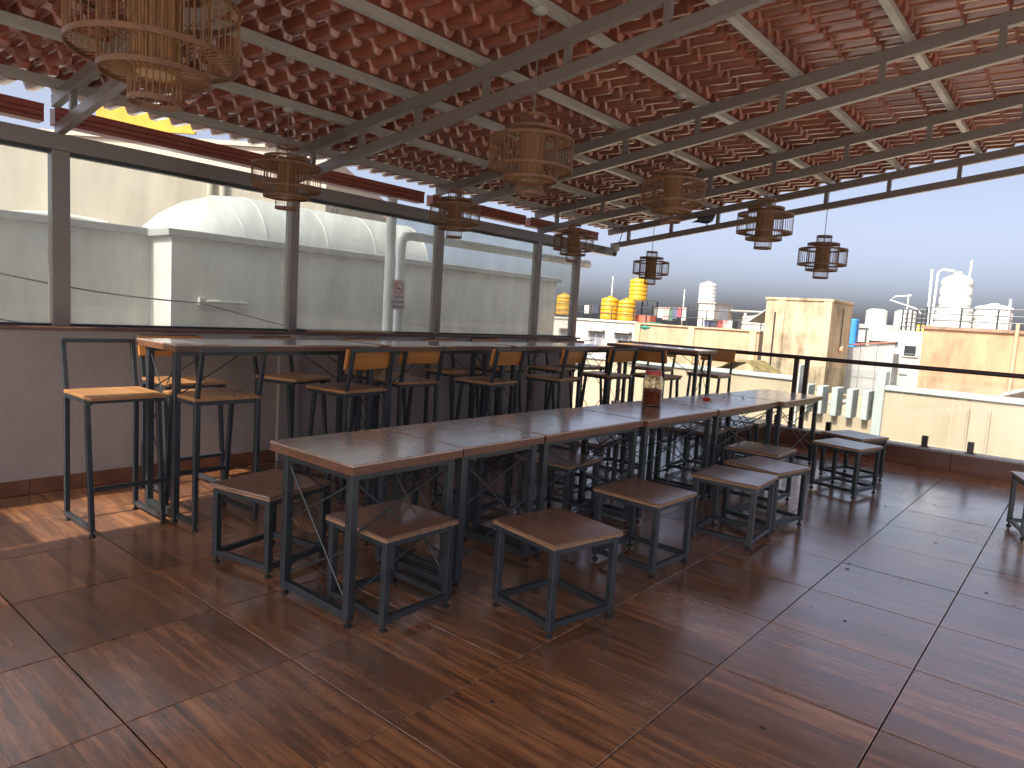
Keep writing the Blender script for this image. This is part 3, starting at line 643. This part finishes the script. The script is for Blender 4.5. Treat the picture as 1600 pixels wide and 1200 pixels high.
for i in range(90):
    a, rr, z = random.uniform(0, 6.28), random.uniform(.03, .070), random.uniform(.135, .235)
    if z > .205: rr *= .8
    p = Vector((rr*math.cos(a), rr*math.sin(a), z)); d = Vector((random.uniform(-1, 1), random.uniform(-1, 1), random.uniform(-.6, .6))).normalized()*.012
    flk.bar(p-d, p+d, .006, .003)
setp(flk.build('pickle_pieces', mat('pale_pickle_pieces', (.62, .42, .20), .6, 0, .3, 20), jr), kind='stuff')
MB().lathe([(.0, .253), (.0605, .253), (.064, .256), (.064, .284), (.060, .289), (0, .289)], 32).build('lid', mat('red_lid', (.50, .045, .02), .4), jr, smooth=True)
setp(MB().lathe([(.0, 0), (.034, 0), (.036, .004), (.036, .016), (.032, .018), (.030, .010), (0, .009)], 24, (-2.70, 6.05, .7565)).build('bottle_cap', mat('red_cap', (.55, .03, .02), .4), smooth=True), 'small red lid lying on a low table beyond the jar', 'lid')
cr_ = MB()
for x, y in ((-2.80, 5.62), (-2.62, 5.98), (-2.55, 6.55), (-2.72, 6.48), (-2.62, 6.7)): cr_.box(x-.008, x+.008, y-.006, y+.006, .757, .762)
setp(cr_.build('table_crumbs', M_BLACK), 'a few dark crumbs on the low table near the red lid', 'crumbs', kind='stuff')
# ------------------------------------------------------------------ unseen wall and pillar added behind the viewer to bound the sun patch
sr = empty('sun_patch_blocker', (0, -1.2, 0), 0, 'unseen wall piece added behind the viewpoint to shape the sun patch', 'wall')
MB().box(-4.4995, -5.32, -.2, -.002, -.3, 2.92).build('blocker_wall', M_OFFW, sr)
MB().box(-5.68, -5.3205, -.25, -.002, -.3, 4.3).build('blocker_pillar', M_OFFW, sr)
# ------------------------------------------------------------------ neighbour on the left: parapet, duct, cream building
pw = empty('neighbour_parapet', (-7.5, 3.31, 0), 0, 'weathered grey concrete parapet wall outside the glass screen', 'wall')
MB().box(-.9, -.5, -9, 0, -9.5, 2.03).build('wall_left', M_GREYC, pw)
MB().box(-.9, 0, 0, 6.75, -9.5, 2.02).build('wall_right', M_GREYC, pw)
MB().box(-.95, -.44, -9, -.06, 2.031, 2.11).build('coping', M_COPE, pw, bevel=.006)
MB().box(-.95, .06, -.059, 6.82, 2.021, 2.10).build('coping', M_COPE, pw, bevel=.006)
lt_ = empty('wall_lamp', (-7.5, 3.62, 1.36), 0, 'white tube lamp fixed on the grey parapet outside', 'lamp')
MB().box(.001, .05, -.03, .05, -.04, .04).build('bracket', M_WHITE, lt_, bevel=.004); MB().tube((.04, .05, 0), (.04, .52, 0), .022, 10).build('tube', M_WHITE, lt_, smooth=True)
for i, zs in enumerate(((1.62, 1.36, .95), (1.22, .98, .70))):
    pts = [(-7.3, -3, zs[0]+.12), (-7.3, 1.5, zs[0]-.06), (-7.42, 3.6, zs[1]-.02), (-7.2, 6.5, zs[2]-.12), (-6.9, 10.5, zs[2]+.1)]
    fine = []
    for k in range(len(pts)-1):
        for q in range(8):
            a, b = Vector(pts[k]), Vector(pts[k+1]); u = q/8; p = a.lerp(b, u); p.z -= .05*math.sin(math.pi*u); fine.append(p)
    fine.append(Vector(pts[-1]))
    setp(MB().path(fine, .008, 6).build('cable', M_BLACK), ('upper' if i == 0 else 'lower')+' black cable strung along the grey parapet outside the glass', 'cable')
dk = empty('insulated_duct', (-9.6, 4.2, 2.10), 0, 'big aluminium clad duct with a segmented elbow behind the grey parapet', 'duct')
rd = .74
el = []
for k in range(0, 8):
    a = R(90*k/7); el.append((0, .95-.95*math.sin(a)-.0, -.95+.95*math.cos(a)) if False else (0, .95*(1-math.cos(R(90)-a)) if False else .95-.95*math.sin(a), -.95*(1-math.cos(a))))
MB().path([(0, 4.0, 0), (0, .96, 0)], rd, 40).build('straight_duct', M_SILV, dk, smooth=True)
MB().path([(0, .965, 0)]+el+[(0, 0, -2.5)], rd-.001, 40).build('elbow', M_SILV, dk, smooth=True)
for k in range(1, 7):
    a, b = Vector(el[k]), (Vector(el[k+1])-Vector(el[k-1])).normalized()*.008
    MB().tube(a-b, a+b, rd+.004, 40).build('elbow_seam', M_SILV, dk, smooth=True)
for y in (1.0, 2.0, 2.9, 4.0): MB().tube((0, y-.012, 0), (0, y+.012, 0), rd+.005, 40).build('seam_band', M_SILV, dk, smooth=True)
MB().lathe([(0, 0), (.05, 0), (.05, .02), (.03, .02), (.03, .10), (.09, .11), (.09, .13), (0, .13)], 14, (0, 3.7, rd-.01)).build('valve', mat('valve_red', (.45, .12, .08), .5), dk, smooth=True)
MB().path([(0, 3.98, .2), (0, 4.35, .2), (0, 4.47, .12), (0, 4.5, -.9)], .10, 14).build('outlet_pipe', M_SILV, dk, smooth=True)
MB().ring(.06, 0, .015, .015, 20).build('lifting_eye', M_STEEL, dk, loc=(0, 2.6, rd+.05)).rotation_euler = (R(90), 0, 0)
# cream building, turned about forty degrees
cb_ = empty('cream_building', (-14.0, 10.6, 0), R(40), 'plain cream building with pipes seen through the glass at left', 'building')
MB().box(-7.9, -.8, 0, 8, -9.5, 5.0).build('wall', M_CREAM, cb_)
MB().box(-14, -7.901, .1, 8, -9.5, 4.7).build('side_wing', M_CREAM, cb_)
MB().box(-7.95, -.75, -.06, .2, 5.001, 5.1).build('roof_edge', M_CREAM, cb_)
for x in (-3.55, -3.25): MB().path([(x, -.09, -2), (x, -.09, 4.2), (x, .1, 4.5)], .075, 12).build('pipe', M_CREAM, cb_, smooth=True)
MB().tube((-4.4, -.1, 3.0), (-2.8, -.1, 2.86), .03, 8).build('pipe_bracket', M_WHITE, cb_)
dr = MB().box(-8.6, -6.1, -.08, .0, .8, 2.85).build('panel_door', M_OFFW, cb_, bevel=.01)
MB().box(-8.4, -6.3, -.11, -.081, .9, 2.7).build('door_leaf', mat('pale_panel', (.70, .69, .66), .5), dr, bevel=.01)
m = MB(); m.path([(-9.3+.28*k, -.14, 2.95+.55*math.sin(math.pi*(k/12*.5+.25))-.39) for k in range(13)], .06, 8); m.build('arched_hood', M_OFFW, cb_, smooth=True)
yt_ = MB(); n_ = 30
for k in range(n_+1): x = -6.5+2.4*k/n_; yt_.v += [(x, .25, 5.27), (x, .25, 6.3+.03*math.sin(k*1.2)), (x, .33, 5.27), (x, .33, 6.3+.03*math.sin(k*1.2))]
for k in range(n_): a = 4*k; yt_.f += [(a, a+4, a+5, a+1), (a+2, a+3, a+7, a+6), (a+1, a+5, a+7, a+3)]
yt_.build('yellow_sheet', M_YEL, cb_)
# ------------------------------------------------------------------ roofs beyond the railing
def tank(loc, r, h, m, label, cat='water tank', group=None, ribs=4):
    t = empty('water_tank', loc, random.uniform(0, 1), label, cat, group)
    pr = [(0, 0), (r*.98, 0), (r, .03*h)]
    for k in range(ribs):
        z = h*(.08+.70*k/ribs); dz = h*.70/ribs; pr += [(r, z), (r, z+dz*.55), (r*.955, z+dz*.72), (r*.955, z+dz*.82), (r, z+dz*.97)]
    pr += [(r, h*.82), (r*.93, h*.88), (r*.5, h*.95), (r*.3, h*.97), (0, h*.97)]
    MB().lathe(pr, 28).build('tank_body', m, t, smooth=True)
    MB().lathe([(0, h*.965), (r*.27, h*.965), (r*.27, h), (r*.2, h*1.02), (0, h*1.02)], 18).build('tank_lid', m, t, smooth=True)
    return t
def vpipe(name, a, b, r, label, m=None): return setp(MB().tube(a, b, r, 8).build(name, m or M_PVC), label, 'pipe')
# near roof with parapet, piers and mouldy block
nb = empty('near_neighbour_building', (0, 14, 0), 0, 'cream neighbouring building with low parapet just beyond the railing', 'building')
MB().box(-14, 8, .25, 7.8, -9.5, -.25).build('roof_slab', M_PALEC, nb)
MB().box(-14, -4.45, 0, .22, -9.5, .46).build('parapet_left', M_PALEC, nb)
MB().box(-14, -4.40, -.04, .26, .461, .54).build('coping', M_COPEB, nb, bevel=.01)
MB().box(-4.36, -3.02, .0, .22, -9.5, -.12).build('parapet_recess', M_PALEC, nb)
MB().box(-4.449, -4.365, -.06, .3, -.4, .78).build('corner_post', M_COPEB, nb, bevel=.01)
for k in range(5):
    x = -4.20+.265*k; MB().box(x-.055, x+.055, -.16, .26, -.118, .42).build('pier', M_COPEB, nb, bevel=.01)
MB().box(-3.02, -2.86, -.05, .27, -.4, .80).build('end_post', M_COPEB, nb, bevel=.01)
MB().box(-2.859, 8, 0, .22, -9.5, .46).build('parapet_right', M_PALEC, nb)
MB().box(-2.859, 8, -.04, .26, .461, .55).build('coping', M_COPEB, nb, bevel=.01)
for x in (-1.55, -1.25): MB().tube((x, -.03, -3), (x, -.03, .3), .02, 8).build('wall_pipe', M_PALEC, nb)
for k, (a, b) in enumerate(((-6.5, -5.2), (-4.0, -3.2), (-1.0, .5))):
    wn_ = MB().box(a, b, -.035, -.001, -1.5, -.52).build('window', M_COPEB, nb, bevel=.005)
    for q in range(3): MB().box(a+.05+q*(b-a-.05)/3, a+(q+1)*(b-a-.05)/3, -.045, -.0355, -1.44, -.58).build('pane', mat('sky_window_glass', (.10, .13, .15), .08), wn_)
mb_ = empty('stair_block', (-7.02, 19, 0), 0, 'tall mould-stained cream block on the roof beyond the railing', 'building')
MB().box(0, 1.70, 0, 1.95, -.25, 2.22).build('wall', M_MOULD, mb_, bevel=.01)
MB().box(-.03, 1.73, -.03, 1.98, 2.2205, 2.29).build('roof_slab', M_MOULD, mb_, bevel=.008)
MB().box(.30, .52, -.03, -.001, -.2, 2.215).build('pilaster', M_MOULD, mb_)
MB().tube((.27, -.035, 0), (.27, -.035, 1.9), .018, 6).build('downpipe', M_STEEL, mb_)
MB().box(1.50, 1.699, -.025, -.001, -.2, 2.215).build('corner_band', M_MOULD, mb_)
MB().tube((1.72, 1.05, 1.0), (1.80, 1.05, 1.0), .09, 14).build('meter_box', mat('terracotta_cover', (.55, .30, .18), .6), mb_)
MB().tube((1.71, 1.05, 1.05), (1.71, 1.05, 2.1), .012, 6).build('conduit', M_STEEL, mb_)
cn = MB(); cn.add([(-.55, .2, 1.62), (0, .2, 2.02), (0, 1.5, 2.02), (-.55, 1.5, 1.62), (-.55, .2, 1.58), (0, .2, 1.98), (0, 1.5, 1.98), (-.55, 1.5, 1.58)], [(0, 1, 2, 3), (7, 6, 5, 4), (0, 4, 5, 1), (3, 2, 6, 7), (0, 3, 7, 4), (1, 5, 6, 2)])
cn.build('canopy', M_GREYM, mb_)
# low shed with a sagging tarpaulin
sh = empty('tarp_shed', (-7.6, 17.2, -.25), 0, 'small shed with an olive brown sagging tarpaulin roof', 'shed')
tp = MB(); NN = 14
for i in range(NN+1):
    for j in range(NN+1): tp.v.append((1.5*i/NN, 1.3*j/NN, .50+.33*math.sin(math.pi*min(1, i/NN*1.1))+.035*math.sin(i*1.7)*math.cos(j*1.3)))
for i in range(NN):
    for j in range(NN): a = i*(NN+1)+j; tp.f.append((a, a+1, a+NN+2, a+NN+1))
o = tp.build('tarpaulin', mat('olive_tarpaulin', (.30, .23, .09), .7, 0, .4, 5), sh, smooth=True); sm = o.modifiers.new('t', 'SOLIDIFY'); sm.thickness = .01
MB().box(.05, 1.45, .05, 1.25, 0, .47).build('wall', M_PALEC, sh)
MB().box(1.55, 3.1, .1, 1.3, .42, .50).build('lean_to_roof', M_COPE, sh).rotation_euler.y = R(8)
MB().box(1.6, 3.0, .2, 1.2, 0, .18).build('lean_to_wall', M_PEACH, sh)
# orange building and its white annex
ob = empty('orange_building', (0, 22, 0), 0, 'orange rendered building with rooftop railing at the right', 'building')
MB().box(-3.72, 6, 0, 7, -9.5, 1.70).build('wall', M_ORANGE, ob)
MB().box(-3.78, 6, -.06, 7, 1.7005, 1.78).build('roof_edge', mat('brown_slab_edge', (.30, .19, .14), .8, 0, .3, 3), ob)
for x in (-1.62, -.42): MB().path([(x, -.07, -3), (x, -.07, 1.75), (x, -.07, 1.95)], .045, 10).build('pipe', M_PEACH, ob, smooth=True)
cnp = MB(); cnp.add([(-1.75, -.9, .16), (-.6, -.9, .62), (.7, -.9, .16), (-1.75, 0, .16), (-.6, 0, .62), (.7, 0, .16), (-1.75, -.9, .10), (-.6, -.9, .56), (.7, -.9, .10), (-1.75, 0, .10), (-.6, 0, .56), (.7, 0, .10)], [(0, 1, 4, 3), (1, 2, 5, 4), (6, 9, 10, 7), (7, 10, 11, 8), (0, 6, 7, 1), (1, 7, 8, 2), (0, 3, 9, 6), (2, 8, 11, 5)])
cnp.build('door_canopy', M_GREYM, ob)
MB().box(-1.3, .3, -.6, -.001, -.3, .08).build('canopy_beam', M_PALEC, ob)
wa = empty('white_annex', (-4.36, 22.3, 0), 0, 'narrow off-white building with a small window beside the orange one', 'building')
MB().box(0, .635, 0, 4, -9.5, 1.62).build('wall', M_OFFW, wa)
q = MB().box(.12, .53, -.05, -.001, .88, 1.26).build('window', M_WHITE, wa, bevel=.008)
MB().box(.18, .47, -.06, -.0505, .98, 1.20).build('pane', M_DARKW, q); MB().box(.18, .47, -.06, -.0505, .92, .965).build('pane', M_DARKW, q)
q = MB().box(.10, .32, -.05, -.001, .38, .80).build('shutter_window', M_WHITE, wa, bevel=.008)
for k in range(5): MB().box(.14, .28, -.062, -.0505, .42+.07*k, .475+.07*k).build('slat', mat('blue_grey_slat', (.38, .44, .50), .5), q)
def railing(name, pts, z, h, label, n_bar=3, step=.9, grid=False):
    t = empty(name, (pts[0][0], pts[0][1], z), 0, label, 'railing'); ox, oy = pts[0]
    for (a, b) in zip(pts[:-1], pts[1:]):
        A, B = Vector((a[0]-ox, a[1]-oy, 0)), Vector((b[0]-ox, b[1]-oy, 0)); Ln = (B-A).length; k = max(1, round(Ln/step))
        for i in range(k+1): p = A.lerp(B, i/k); MB().tube(p, p+Vector((0, 0, h)), .022, 6).build('post', M_STEEL, t)
        for i in range(n_bar): zz = h*(i+1)/n_bar; MB().tube(A+Vector((0, 0, zz)), B+Vector((0, 0, zz)), .018, 6).build('rail', M_STEEL, t)
    return t
railing('roof_railing', [(-3.7, 22.05), (-.45, 22.05), (-.45, 27)], 1.78, .52, 'dark roof railing on the orange building', 3, .85)
railing('roof_railing', [(-4.34, 22.35), (-3.74, 22.35)], 1.62, .60, 'short close-barred dark railing on the white annex', 5, .13)
tank((-3.24, 23.2, 1.78), .40, 1.55, M_WHITE, 'tall white water tank on the orange building', group='white water tanks')
tank((-3.24, 23.2, 1.7), .47, .72, M_WHITE, 'wide white tank base under the tall white tank', group='white water tanks', ribs=2)
tank((-2.32, 23.4, 1.78), .46, .72, M_WHITE, 'squat white water tank at right on the orange building', group='white water tanks', ribs=2)
setp(MB().path([(-3.72, 23, 1.78), (-3.70, 23, 3.32), (-3.60, 23, 3.40), (-3.3, 23, 3.36)], .03, 8).build('tank_pipe', M_PVC, smooth=True), 'white bent pipe feeding the tall white tank', 'pipe')
vpipe('vent_pipe', (-3.82, 23, 1.78), (-3.86, 23, 3.40), .032, 'straight white pipe left of the tall white tank')
vpipe('vent_pipe', (-3.02, 23.6, 3.2), (-3.0, 23.6, 3.72), .025, 'white pipe sticking up above the tall white tank')
vpipe('vent_pipe', (-1.95, 23, 1.78), (-1.93, 23, 2.62), .03, 'white pipe right of the squat white tank')
vpipe('vent_pipe', (-1.45, 23, 1.78), (-1.42, 23, 2.70), .02, 'thin white pipe near the right edge on the orange building')
setp(MB().path([(-4.20, 22.5, 2.62), (-4.62, 22.5, 2.58), (-4.75, 22.5, 2.48), (-4.05, 22.5, 2.25), (-3.9, 22.5, 2.1)], .02, 6).build('bent_antenna', M_WHITE), 'white bent antenna frame above the white annex', 'antenna')
vpipe('antenna_mast', (-4.28, 22.5, 1.62), (-4.28, 22.5, 2.66), .02, 'white mast beside the bent antenna frame', M_WHITE)
# grey shed between block and annex
gsd = empty('grey_shed', (-5.9, 21.2, 0), 0, 'grey panelled shed with a thin red roof edge', 'shed')
for k in range(4): MB().box(.42*k+.0, .42*k+.412, 0, .05, -.25, .99+.075*k).build('panel', M_GREYM, gsd, bevel=.004)
for z in (.25, .60): MB().box(0, 1.66, -.012, -.001, z, z+.015).build('seam', M_COPE, gsd)
MB().bar((-.05, 0, 1.05), (1.70, 0, 1.29), .12, .03).build('roof_edge', mat('red_roof_edge', (.40, .13, .09), .6), gsd)
MB().box(0, 1.6, .06, 3, -.25, .95).build('wall', M_GREYM, gsd)
bb = MB().box(-6.36, -6.06, 24.5, 24.9, .5, 1.92).build('blue_tank', M_BLUE, bevel=.04); setp(bb, 'upright blue plastic tank right of the stained block', 'tank')
dst = empty('distant_water_tanks', (-9.2, 38, 0), 0, 'pair of small white tanks on a grey slab far behind', 'water tank')
MB().box(-.3, 2.4, 0, 2, -9.5, 1.75).build('wall', M_GREYM, dst); MB().box(-.4, 2.5, -.1, 2.1, 1.751, 1.95).build('slab', M_COPE, dst)
for x in (.45, 1.75): MB().lathe([(0, 0), (.5, 0), (.5, .7), (.3, .8), (0, .8)], 18, (x, 1, 1.951)).build('tank_body', M_WHITE, dst, smooth=True)
yd = MB().tube((-6.0, 34, 1.72), (-5.0, 34, 1.75), .28, 14).build('yellow_drum', M_YEL, smooth=True); setp(yd, 'yellow drum lying on a far roof beside the white annex', 'drum')
db = empty('distant_building', (-7.2, 33, 0), 0, 'far grey-white roof with clutter behind the grey shed', 'building')
MB().box(-2.2, 3.5, 0, 4, -9.5, 1.35).build('wall', M_OFFW, db); MB().box(-1.3, -.5, -.3, 0, 1.1, 1.62).build('dark_box', M_GREYM, db); MB().box(-.4, .8, -.2, 0, 1.2, 1.7).build('pale_box', M_WHITE, db)
# long cream and peach building with yellow tanks
lb_ = empty('long_cream_building', (0, 26, 0), 0, 'long cream and peach building carrying yellow tanks, far left of the railing', 'building')
MB().box(-30, -14.95, 0, 7, -9.5, 1.30).build('cream_wall', M_OFFW, lb_)
MB().box(-14.949, -9.72, -.08, 7, -9.5, 1.28).build('peach_wall', M_PEACH, lb_)
MB().box(-30, -14.96, -.06, .1, 1.3005, 1.38).build('coping', M_OFFW, lb_); MB().box(-14.95, -9.68, -.14, .1, 1.2805, 1.34).build('coping', M_PEACH, lb_)
for x in (-14.90, -12.45, -9.95): MB().box(x-.13, x+.13, -.14, -.0805, -3, 1.279).build('pilaster', mat('tan_pilaster', (.58, .37, .22), .8, 0, .1, 3), lb_)
for x in (-17.0, -15.65, -18.6, -21.5):
    q = MB().box(x-.36, x+.36, -.05, -.001, .18, .80).build('window', M_WHITE, lb_, bevel=.01)
    for s in (-1, 1): MB().box(x+s*.17-.14, x+s*.17+.14, -.06, -.0505, .24, .74).build('pane', mat('grey_pane', (.22, .22, .24), .3), q)
    MB().box(x-.45, x+.45, -.3, -.001, .86, .92).build('sunshade', M_OFFW, q)
for x in (-13.6, -11.3): q = MB().box(x-.5, x+.5, -.13, -.0805, -1.4, -.2).build('window', M_WHITE, lb_); MB().box(x-.44, x+.44, -.14, -.1305, -1.34, -.26).build('pane', M_DARKW, q)
railing('roof_railing', [(-24, 26.05), (-9.75, 26.05)], 1.36, .62, 'long thin railing along the cream building roof', 2, 1.1)
def at(px_, py_, Y):
    d = ray(px_, py_); k = Y/d.y; return Vector((0, 0, CAM_Z))+d*k
for (px_, lab, r, h, z) in ((952, 'left of the two yellow tanks standing on the cream roof', .40, 1.02, 1.40), (979, 'right of the two yellow tanks standing on the cream roof', .40, 1.0, 1.36), (880, 'yellow tank seen through the end glass pane', .36, .98, 1.5)):
    p = at(px_, 490, 26.7); tank((p.x, p.y, z), r, h, M_YEL, lab, group='yellow water tanks')
p = at(997, 460, 27.2)
tank((p.x, p.y, 2.30), .40, 1.02, M_YEL, 'yellow tank raised on a steel stand above the others', group='yellow water tanks')
sd_ = empty('tank_stand', (p.x, p.y, 1.3), 0, 'grey steel stand under the raised yellow tank', 'stand')
for x in (-.55, 0, .75):
    for y in (-.45, .45): MB().bar((x, y, 0), (x, y, .97), .05).build('leg', M_STEEL, sd_)
MB().box(-.7, .8, -.5, .5, .971, .998).build('platform', M_STEEL, sd_)
p = at(1098, 470, 27.5)
wr = empty('white_roof_room', (p.x-.15, 27.5, 1.2), 0, 'small white roof room under a white tank on the far building', 'building')
MB().box(0, .70, 0, 1.9, 0, 1.12).build('wall', M_OFFW, wr); MB().box(-.05, .76, -.05, 1.95, 1.1205, 1.18).build('roof_slab', M_GREYM, wr)
for x in (.25, .5): MB().box(.7005, .72, x*2, x*2+.35, .25, .95).build('window', mat('pale_blue_pane', (.40, .50, .58), .2), wr)
tank((p.x+.0, 27.9, 2.385), .36, .86, M_WHITE, 'white tank on top of the small white roof room', group='white water tanks')
p = at(1225-40, 503, 27); tank((p.x, 27, 1.3), .62, .62, M_WHITE, 'squat white tank left of the stained block', group='white water tanks', ribs=2)
p = at(1140, 495, 29)
gsh = empty('roof_shelter', (p.x, 29, 1.3), 0, 'pale open shelter on the far roof left of the stained block', 'shelter')
MB().box(-.2, 1.5, 0, 1.5, .78, .84).build('roof', M_COPE, gsh)
for x in (-.1, .65, 1.4): MB().box(x-.05, x+.05, .05, .15, 0, .779).build('post', M_WHITE, gsh)
MB().box(-.1, 1.4, 1.2, 1.3, 0, .7).build('wall', M_COPEB, gsh)
setp(MB().box(-.35, .35, -.3, .3, 0, .42).build('red_crate', mat('faded_red', (.50, .12, .07), .6), bevel=.02, loc=at(1010, 495, 27.4)-Vector((0, 0, .35))), 'faded red bin on the far roof under the yellow tank stand', 'bin')
setp(MB().lathe([(0, 0), (.7, 0), (.75, .1), (.6, .26), (.2, .32), (0, .33)], 16).build('green_cover', mat('green_tarpaulin', (.03, .22, .16), .6, 0, .3, 5), smooth=True, loc=at(1020, 508, 26.6)-Vector((0, 0, .2))), 'low green tarpaulin heap on the far roof', 'tarpaulin')
# washing on the far roof
CL = [(.62, .60, .58), (.05, .06, .10), (.45, .10, .12), (.55, .50, .48), (.12, .14, .22), (.60, .35, .33), (.08, .07, .07), (.35, .42, .50), (.65, .63, .62), (.30, .08, .08), (.10, .16, .13)]
NAMES = ['white', 'navy', 'dark red', 'beige', 'slate blue', 'pink', 'black', 'pale blue', 'pale grey', 'maroon', 'dark green']
def garment(px_, py_, Y, w_, h_, ci, where):
    p = at(px_, py_, Y); m = MB(); n = 6
    for i in range(n+1):
        for j in range(4): m.v.append((w_*(i/n-.5), .03*math.sin(i*1.9+j*.6), -h_*j/3*(1+.05*math.sin(i*2.2))))
    for i in range(n):
        for j in range(3): a = 4*i+j; m.f.append((a, a+1, a+5, a+4))
    o = m.build('hanging_garment', mat('cloth_'+NAMES[ci].replace(' ', '_'), CL[ci], .9, 0, .15, 8), loc=p); s = o.modifiers.new('t', 'SOLIDIFY'); s.thickness = .012
    setp(o, f'{NAMES[ci]} garment on the line {where}', 'laundry', 'washing hung out on the far roof')
for k, px_ in enumerate((1026, 1033, 1041, 1048, 1055, 1062, 1069)): garment(px_, 480+.1*k, 27.6, random.uniform(.22, .32), random.uniform(.35, .6), [0, 8, 5, 10, 4, 2, 3][k], 'behind the green heap')
for k, px_ in enumerate((1104, 1111, 1118, 1126, 1133, 1141)): garment(px_, 500, 26.4, random.uniform(.2, .28), random.uniform(.30, .48), [4, 1, 6, 9, 5, 0][k], 'below the white roof room')
for k, px_ in enumerate((917, 924, 931)): garment(px_, 476, 27.2, .26, .4, [3, 6, 1][k], 'left of the yellow tanks')
for i, (xa, xb, Y, y1, lab) in enumerate(((1020, 1075, 27.6, 480, 'washing line behind the green heap'), (1098, 1147, 26.4, 500, 'washing line below the white roof room'), (910, 936, 27.2, 476, 'washing line left of the yellow tanks'))):
    a, b = at(xa, y1, Y), at(xb, y1+.8, Y); t = empty('washing_line', (a.x, Y, 1.3), 0, lab, 'washing line')
    MB().tube((0, 0, a.z-1.3), (b.x-a.x, 0, b.z-1.3), .012, 5).build('rope', M_CORD, t)
    for q, zz in ((0, a.z), (b.x-a.x, b.z)): MB().tube((q, 0, 0), (q, 0, zz-1.25), .025, 6).build('post', M_STEEL, t)
for px_, y1, Y, lab in ((958, 432, 27, 'thin white pole above the left yellow tank'), (986, 440, 27, 'thin white pole beside the raised yellow tank'), (1070, 452, 28, 'thin white pole right of the washing'), (1112, 455, 28, 'thin white pole beside the white roof tank'), (942, 466, 27, 'short pink-white pole left of the yellow tanks')):
    p = at(px_, y1, Y); vpipe('roof_pole', (p.x, Y, 1.3), tuple(p), .022, lab)
# outside stair against the peach building end
ss = empty('steel_stair', (-9.6, 25.2, 0), 0, 'steel stair with railing against the end of the peach building', 'stair')
for k in range(9): MB().box(.02+.14*k, .20+.14*k, 0, .8, -.75+.19*k, -.72+.19*k).build('tread', M_STEEL, ss)
for y in (0, .8):
    MB().bar((0, y, -.85), (1.3, y, .92), .04).build('stringer', M_STEEL, ss); MB().bar((0, y, .0), (1.3, y, 1.75), .035).build('handrail', M_STEEL, ss)
for k in range(4): MB().bar((.1+.38*k, 0, -.7+.51*k), (.1+.38*k, 0, .15+.51*k), .03).build('post', M_STEEL, ss)
MB().box(1.25, 2.2, 0, .8, .90, .94).build('landing', M_STEEL, ss)
for z in (1.2, 1.5, 1.75): MB().bar((1.3, 0, z), (2.2, 0, z), .03).build('rail', M_STEEL, ss)
# ordinary roofs filling the distance
rb = random.Random(3)
spots = [(-52, 66), (-30, 82), (-12, 70), (4, 84), (22, 62)]
desc = ['cream', 'grey', 'pale pink', 'white', 'tan']; ms = [M_CREAM, M_GREYC, M_PALEC, M_OFFW, M_PEACH]
for i, (x, y) in enumerate(spots):
    k = i; w_, d_ = rb.uniform(7, 13), rb.uniform(7, 12); h = 1.35-.006*y+rb.uniform(-.5, .12)
    t = empty('far_house', (x, y, 0), 0, f'{desc[k]} flat-roofed house far beyond the other roofs', 'house', 'flat-roofed houses in the distance')
    MB().box(-w_/2, w_/2, 0, d_, -9.5, h).build('wall', ms[k], t); MB().box(-w_/2-.1, w_/2+.1, -.1, .15, h+.001, h+.12).build('roof_edge', M_COPE, t)
    for q in range(3):
        for fl_ in range(2): xx = -w_/2+w_*(q+.5)/3; wq = MB().box(xx-.6, xx+.6, -.06, -.001, -2.2-3*fl_, -.9-3*fl_).build('window', M_WHITE, t); MB().box(xx-.5, xx+.5, -.07, -.0605, -2.1-3*fl_, -1.0-3*fl_).build('pane', M_DARKW, wq)
